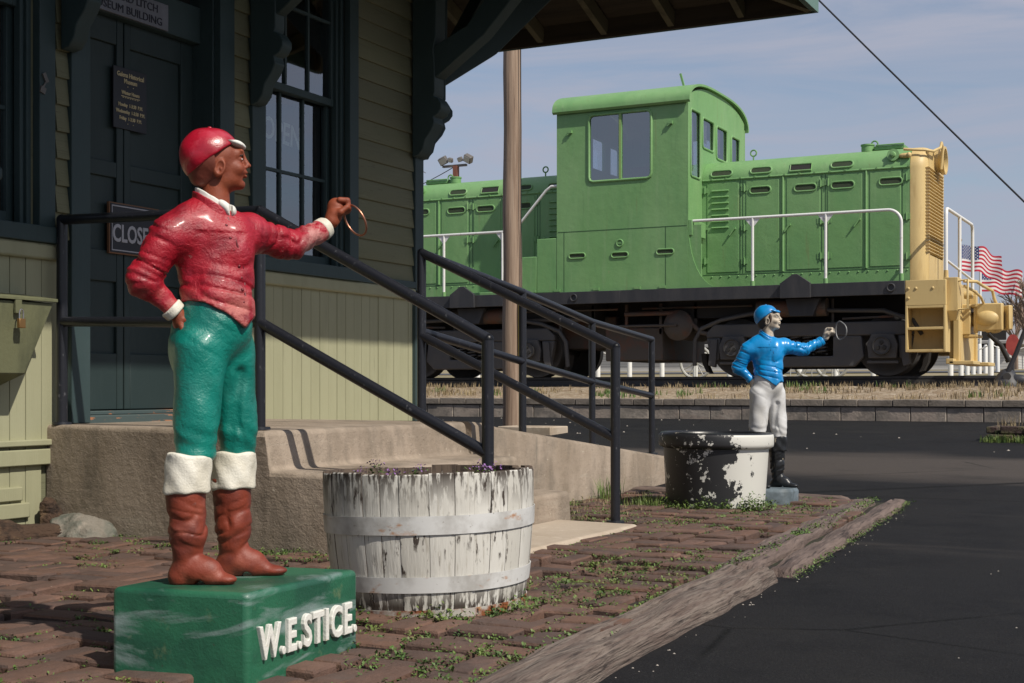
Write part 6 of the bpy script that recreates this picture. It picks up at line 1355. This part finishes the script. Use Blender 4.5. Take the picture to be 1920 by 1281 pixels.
b = MB(); b.prism([(wx0-.25, 4.83), (wx1+.30, 4.83), (wx1+.1, 4.865), (wx0+.4, 4.885), (wx0-.1, 4.86)], 'y', YS-.03, YS-.002); Lp(b, 'drip_rail', m_loco, cab, bevel=.004)
b = MB(); b.bar((atY(1284,170,YC-.9).x, YC-.9, 5.12), (atY(1276,148,YC-.9).x, YC-.9, 5.36), .03, .03); Lp(b, 'roof_whistle', m_loco, cab)
for px, py in ((1162, 478, ), (1247, 472), (1082, 480)):
    p = atY(px, py if px != 1162 else 478, YS); loop = [(.075+.03*math.cos(a), .038*math.sin(a)) for a in [PI/2-PI*k/8 for k in range(9)]]+[(-.075-.03*math.cos(a), .038*math.sin(a)) for a in [-PI/2+PI*k/8 for k in range(9)]]
    loop = [(u*1.28, v) for u, v in loop]
    b = MB(); b.tube([(p.x+u, YS-.004, p.z+v) for u, v in loop], .012, 8, closed=True); o = Lp(b, 'vent', m_loco, cab); b = MB(); b.add([(p.x+u, YS-.003, p.z+v) for u, v in loop], [tuple(range(len(loop)))[::-1]]); b.build('louvre_mesh', m_vent, o)
p = atY(1162, 456, YS); b = MB(); b.tube([(p.x+.05*math.cos(a), YS-.004, p.z+.05*math.sin(a)) for a in [2*PI*k/16 for k in range(16)]], .013, 8, closed=True); b.box(p.x-.04, p.x+.04, YS-.012, YS-.002, p.z-.012, p.z+.012); Lp(b, 'round_fitting', m_loco, cab)
b = MB(); b.box(cx0+.02, cx1-.02, YS-.0035, YS-.001, 3.045, 3.052); b.box(cx1-.35, cx1-.343, YS-.0035, YS-.001, DK, 3.045); b.box(cx0+.12, cx0+.126, YS-.0035, YS-.001, DK, 3.045)
Lp(b, 'seams', m_locodk, cab)
b = MB()
for px in (1000, 1045, 1118, 1195, 1242): p = atY(px, 545, YS); b.box(p.x-.05, p.x+.05, YS-.02, YS-.002, DK+.01, DK+.05); Lp(b, 'door_hinge', m_loco, cab); b = MB()
for px, py in ((1070,248),(1258,230)): p = atY(px, py, YS); b.box(p.x-.03, p.x+.03, YS-.04, YS-.002, p.z-.02, p.z+.02); b.bar((p.x-.05, YS-.03, p.z-.05), (p.x+.02, YS-.03, p.z), .015, .015); Lp(b, 'side_bracket', m_loco, cab); b = MB()

for k in range(6):
    pass
# stepped side boxes left of the cab and swept skirt at its right
b = MB(); xs_ = cx0; b.box(atY(1006,450,YS).x, xs_-.002, YS+.004, 19.9, DK, 2.965); b.box(atY(978,485,YS).x, atY(1006,450,YS).x-.002, YS+.006, 19.9, DK, 2.70); b.box(atY(945,540,YS).x-.9, atY(978,485,YS).x-.002, YS+.25, 19.9, DK, 2.20); Lp(b, 'side_boxes', m_loco, bevel=.01)
b = MB(); q = [(cx1+.001, DK), (cx1+.45, DK)]+[(cx1+.002+.45-.45*math.sin(PI/2*k/10), DK+.92*(1-math.cos(PI/2*k/10)) ) for k in range(1, 11)]
b.prism(q, 'y', YS+.003, YS+.02); b.box(cx1+.001, cx1+.19, YS+.02, YS+.03, DK, 3.05); Lp(b, 'swept_skirt', m_loco)
b = MB(); b.box(cx1+.0, cx1+.06, YS+.004, YS+.6, 2.9, 3.13); Lp(b, 'corner_post', m_loco, bevel=.01)
# cab interior
b = MB(); b.box(cx0+.05, cx1-.05, YS+.05, 21.74, 3.62, 3.68); b.box(XC-.2, XC+.3, 20.0, 20.5, 3.68, 4.1); Lp(b, 'cab_floor', m_dark, cab)
for y0, y1, z0, z1 in fy:
    b = MB(); n = 8; b.add([(cx1-.09+.012*math.sin(k*2.4), y0-.02+(y1-y0)*.9*k/n, z) for z in (z0+.12, z1+.03) for k in range(n+1)], [(k, k+1, n+2+k, n+1+k) for k in range(n)]); Lp(b, 'flag_reflection', m_flagrefl, cab)  # added sheets behind the panes, in place of the flag's reflection
# belly tanks and reservoirs
b = MB(); b.box(atY(1135,640,19.5).x, atY(1243,640,19.5).x, 19.5, 21.4, 1.10, 1.60); b.box(atY(1000,640,19.5).x+.15, atY(1137,640,19.5).x, 19.9, 21.2, 1.3, 1.8); Lp(b, 'fuel_tank', m_rusty, bevel=.02)
p = atY(1270, 610, 19.35); b = MB(); Mx = Matrix.Rotation(-PI/2, 4, 'X'); b.lathe([(0,-.05),(.10,-.045),(.17,-.02),(.205,.02),(.225,.03),(.225,.05),(.212,.06),(.212,1.1),(0,1.15)], (p.x, 19.35, p.z), 32, M=Mx); b.cyl((p.x, 19.35, p.z), (p.x, 19.26, p.z), .02, n=10); Lp(b, 'air_reservoir', m_rusty, angle=35)
b = MB(); b.tube([(atY(1120,612,19.3).x, 19.3, 1.615), (p.x, 19.3, 1.615)], .02, 10); b.tube([(p.x-.85, 19.4, 1.80), (p.x+.0, 19.4, 1.80), (p.x+.12, 19.4, 1.72), (p.x+.35, 19.42, 1.5), (p.x+.6, 19.45, 1.45)], .035, 10); b.tube([(atY(950,590,19.45).x-.9, 19.45, 1.74), (atY(1095,590,19.45).x, 19.45, 1.74)], .035, 10)
for k in range(5): b.box(XC-1.2+.55*k, XC-1.16+.55*k, 19.5, 19.54, 1.5, 1.95)
Lp(b, 'brake_pipes', m_rusty, angle=60)

# ================================================================== BEHIND AND BESIDE THE TRACK
def at(x, y, Y): return atY(x, y, Y)
# switch stand
p = at(1888, 700, 19.3); ss = thing('switch_stand', 'black iron railway switch stand with a raised lever', 'switch', (p.x, 19.3, TZ-.15)); z = TZ-.12
b = MB(); b.lathe([(.20,-.06),(.20,.0),(.17,.05),(.12,.13),(.07,.19),(.0,.21)], (p.x, 19.3, z), 20); b.box(p.x-.28, p.x+.34, 19.22, 19.38, z-.05, z+.02); b.ell((p.x+.14, 19.25, z+.05), (.14,.07,.08)); b.build('base', m_blk, ss, bevel=.005)
b = MB(); b.tube([(p.x+.01, 19.24, z+.14), (p.x+.12, 19.24, z+.40), (p.x+.26, 19.24, z+.78), (p.x+.30, 19.24, z+.92)], [.035,.03,.03,.036], 12); b.build('lever', m_blk, ss)
b = MB(); b.cyl((p.x+.02, 19.14, z+.10), (p.x+.02, 19.2, z+.10), .05, n=14); b.build('pivot', m_steel, ss)
p = at(1899, 647, 26); tg = thing('signal_target', 'faded red oval target disc on a short dark post', 'sign', (p.x, 26, .9)); z = p.z
b = MB(); b.prism([(p.x+.115*math.cos(2*PI*k/28), z+.19*math.sin(2*PI*k/28)) for k in range(28)], 'y', 25.99, 26.005); b.build('disc', m_disc, tg); b = MB(); b.tube([(p.x, 26.03, gz(0,26)-.1), (p.x, 26.03, z+.15)], .025, 10); b.build('post', m_blk, tg)
# bollards
def bollard(x, y, h=.75, r=.045):
    t = thing('bollard', 'white painted steel bollard in the row beyond the track', 'bollard', (x, y, gz(x, y)), group='white bollards beyond the track')
    return t
bm = MB(); bm.tube([(0,0,-.1), (0,0,.66), (0,0,.70)], [.05,.05,.03], 12); ch = MB()
proto = bm.build('bollard', m_white, local=True, angle=50); tag(proto, 'white painted steel bollard in the row beyond the track', 'bollard', 'white bollards beyond the track')
W_ = 'first second third fourth fifth sixth seventh eighth ninth tenth eleventh twelfth thirteenth fourteenth fifteenth sixteenth seventeenth eighteenth nineteenth twentieth'.split()
def ORD(k): return W_[k]+' white bollard from the left in the long row beyond the track' if k < nrow else W_[k-nrow]+' white bollard, counted from the left, in the short cluster beyond the locomotive nose'
spots = []
x = -14.6
while x < -.6: spots.append((x, 27.0)); x += .72
nrow = len(spots)
for k in range(7): spots.append((at(1802+11.5*k, 700, 29+k*1.6).x, 29+k*1.6))
for k, (x, y) in enumerate(spots):
    o = proto if k == 0 else proto.copy()
    if k: COL.objects.link(o)
    o.location = (x, y, gz(x, y)); o['label'] = ORD(k)
b = MB(); pts = []
for k in range(len(spots)-8):
    x0, x1 = spots[k][0], spots[k+1][0]
    for q in range(6): t = q/6; pts.append((x0+(x1-x0)*t, 27, gz(0,27)+.60-.5*t*(1-t)))
b.tube(pts, .012, 6); tag(b.build('chain', m_white), 'pale chain slung between the white bollards', 'chain')
# spoked wheels
def spoked(x, y, r, lab):
    t = thing('spoked_wheel', lab, 'wheel', (x, y, gz(x, y)+r), group='old spoked wheels behind the track'); z = gz(x, y)+r
    MB().tube([(x+r*math.cos(a), y, z+r*math.sin(a)) for a in [2*PI*k/32 for k in range(32)]], .028, 8, closed=True).build('rim', M('pale_wheel_paint', (.42,.42,.4), .6) if 'pale_wheel_paint' not in bpy.data.materials else bpy.data.materials['pale_wheel_paint'], t)
    b = MB()
    for k in range(12): a = PI*k/6; b.tube([(x, y, z), (x+r*math.cos(a), y, z+r*math.sin(a))], .010, 6)
    b.ell((x, y, z), (.05,.05,.05)); b.build('spokes', bpy.data.materials['pale_wheel_paint'], t)
for px, lab in ((1305, 'pale spoked wheel between the fuel tank and the front truck'), (1482, 'pale spoked wheel under the front truck, leftmost of the three close together'), (1522, 'pale spoked wheel under the front truck, middle of the three close together'), (1560, 'pale spoked wheel under the front truck, rightmost of the three close together')):
    p = at(px, 690, 24.6); spoked(p.x, 24.6, .30, lab)
# pale metal building and red brick house
p0, p1 = at(1000, 650, 62), at(1893, 650, 62); gz_ = gz(0, 62)
mb = thing('metal_building', 'long pale metal sided building with a low roof beyond the track', 'building', (p0.x, 62, gz_)); zt_ = at(1850, 627, 62).z
MB().box(p0.x, p1.x, 62, 72, gz_-.3, zt_-.35).build('wall', m_metsid, mb)
b = MB(); b.prism([(61.7, zt_-.4), (61.7, zt_-.3), (67, zt_+.9), (72.3, zt_-.3), (72.3, zt_-.4)], 'x', p0.x-.4, p1.x+.4); b.build('roof', m_roofm, mb)
for k in range(9): MB().box(p0.x+2+k*3.2, p0.x+3.1+k*3.2, 61.9, 62.05, gz_+.9, gz_+1.7).build('window', m_under, mb)
p0, p1 = at(1852, 600, 85), at(1990, 600, 85); gz_ = gz(0, 85)
mb = thing('brick_house', 'red brick house partly hidden behind bare bushes at the right', 'building', (p0.x, 85, gz_))
MB().box(p0.x, p1.x, 85, 95, gz_-.3, at(1890, 606, 85).z).build('wall', m_rbrick, mb)
b = MB(); zt_ = at(1890, 606, 85).z; b.prism([(84.5, zt_), (90, zt_+1.4), (95.5, zt_)], 'x', p0.x-.4, p1.x+.4); b.build('roof', m_roofm, mb)
p0, p1 = at(1690, 600, 70), at(1800, 600, 70)
# bare trees
def bare_tree(x, y, h, lab, sd):
    rnd = random.Random(sd); t = thing('bare_tree', lab, 'tree', (x, y, gz(x, y)), group='bare trees beyond the track'); tk = MB(); tw = MB()
    def grow(p, d, L, r, lv):
        q = p+d*L; (tk if lv < 2 else tw).tube([p, p+d*L*.5+Vector((rnd.uniform(-1,1), rnd.uniform(-1,1), 0))*L*.06, q], [r, r*.8, r*.6], 5, caps=False)
        if lv >= 4: return
        for k in range(4 if lv else 5):
            a = Vector((rnd.uniform(-1,1), rnd.uniform(-1,1), rnd.uniform(-.1,.9))); grow(p+d*L*rnd.uniform(.5, 1), (d*.7+a*.75).normalized(), L*rnd.uniform(.5,.75), r*.55, lv+1)
    grow(Vector((x, y, gz(x, y)-.1)), Vector((0,0,1)), h*.32, h*.022, 0)
    tk.build('trunk', m_twig, t); tw.build('crown', m_twig, t)
for i_, (px, Y_, h, lab) in enumerate(((1905, 60, 4.6, 'bare pale bushy tree at the right edge behind the coupler'), (1935, 55, 5.5, 'bare tree cut by the right edge of the picture'), (1872, 75, 4.2, 'bare tree behind the locomotive coupler'), (1700, 78, 4.4, 'bare tree glimpsed over the front truck'), (1650, 70, 4.0, 'bare tree glimpsed above the axle box of the front truck'), (1960, 66, 6.0, 'tall bare tree just outside the right edge'))):
    bare_tree(at(px, 700, Y_).x, Y_, h, lab, 40+i_)
# flags
def star(b, c, r, ex, ez, mi):
    pts = [c+ex*(rr*math.sin(a))+ez*(rr*math.cos(a)) for a, rr in [(PI*k/5, r if k % 2 == 0 else r*.4) for k in range(10)]]
    b.add(pts, [tuple(range(10))], mi)
def flag(pole_x, D, ytop_px, lab, w, h, droop, ph, hp=None, dist_lab='flagpole'):
    P = atD(pole_x, 600, D); zt = atD(pole_x, ytop_px, D).z; gz0 = gz(P.x, P.y)
    po = thing('flagpole', 'white flagpole flying the flag '+('nearest the locomotive nose' if ph < 1 else 'farther right beyond the coupler'), 'flagpole', (P.x, P.y, gz0))
    b = MB(); b.tube([(P.x, P.y, gz0-.1), (P.x, P.y, zt+.12)], .045, 12); b.build('pole', m_white, po); b = MB(); b.ell((P.x, P.y, zt+.15), (.07,.07,.07)); b.build('ball', m_brass, po)
    ex = Vector((RX, RY, 0)); fwd = Vector((FX, FY, 0)); b = MB(); nu, nv = 52, 26; vs = []
    def S_(u, v):
        return Vector((P.x, P.y, zt))+ex*(.06+w*u*.97)+Vector((0,0,-h*v-droop*u*u-.05*math.sin(u*9+ph)*u+.05*math.sin(u*14+v*2+ph)*u))+fwd*(.12*math.sin(u*9+v*1.3+ph)*min(1,u*3))
    o0 = len(b.v); b.v += [tuple(S_(i/nu, j/nv)) for i in range(nu+1) for j in range(nv+1)]
    for i in range(nu):
        for j in range(nv):
            st_ = j//2; mi = 0 if st_ % 2 == 0 else 1
            if i < nu*.4 and j < 14: mi = 2
            b.f.append((i*(nv+1)+j, (i+1)*(nv+1)+j, (i+1)*(nv+1)+j+1, i*(nv+1)+j+1)); b.m.append(mi)
    fo = b.build('flag', [m_fred, m_fwhite, m_fblue]); 
    b = MB()
    for r_ in range(9):
        for c_ in range(6 if r_ % 2 == 0 else 5):
            u = .4*(c_+(.5 if r_ % 2 == 0 else 1.0))/6; v = (14/26)*(r_+.5)/9
            for s_ in (-1, 1): star(b, S_(u, v)+fwd*.006*s_, .030, ex, Vector((0,0,1)), 0)
    so_ = b.build('stars', m_fwhite, fo, smooth=False, local=True); tag(fo, lab, 'flag', 'flags of stars and stripes')
    return fo
flag(1800, 46, 459, 'stars and stripes flag waving just right of the white end railing', 1.36, .86, .42, .3)
flag(1838, 52, 499, 'stars and stripes flag drooping behind the other flag, farther right', 1.52, .95, .24, 2.0)
# floodlight mast and thin antenna
P = at(855, 311, 34); fm = thing('floodlight_mast', 'rusty square mast with two pairs of floodlights left of the wooden pole', 'light', (P.x, 34, gz(0,34)))
b = MB(); b.box(P.x-.065, P.x+.065, 33.93, 34.07, gz(0,34)-.1, P.z); b.build('mast', m_rustp, fm)
b = MB(); b.box(P.x-.42, P.x+.34, 33.96, 34.04, P.z-.03, P.z+.03); b.build('crossarm', m_lampg, fm)
for dx, tlt in ((-.38, -.35), (-.15, .25), (.16, -.2), (.42, .5)):
    Mx = Matrix.Translation((P.x+dx, 33.95, P.z+.16)) @ Matrix.Rotation(tlt, 4, 'Y') @ Matrix.Rotation(.5, 4, 'X'); s_ = 1 if abs(dx) > .3 else .6; s_ *= .8
    b = MB(); b.box(-.15*s_, .15*s_, -.1*s_, .1*s_, -.13*s_, .13*s_, M=Mx); lp = b.build('floodlight', m_lampg, fm, bevel=.02); b = MB(); b.box(-.12*s_, .12*s_, -.107*s_, -.101*s_, -.10*s_, .10*s_, M=Mx); b.build('lens', m_lens, lp)
P2 = at(791, 300, 40); am = thing('antenna_mast', 'thin grey antenna mast at the corner of the depot', 'antenna', (P2.x, 40, gz(0,40))); b = MB(); b.tube([(P2.x,40,gz(0,40)), (P2.x,40,P2.z+.25)], .02, 8)
b.tube([(P2.x-.1,40,P2.z-.3), (P2.x+.15,40,P2.z-.45)], .012, 6); b.build('mast', m_lampg, am)
b = MB(); a_, c_ = Vector((P.x, 34, P.z)), Vector((P2.x-2, 40, P2.z-1.3)); b.tube([a_+(c_-a_)*t+Vector((0,0,-.5*t*(1-t))) for t in [k/12 for k in range(13)]], .012, 6); tag(b.build('cable', m_wirem), 'thin cable sagging from the floodlight mast to the left', 'cable')
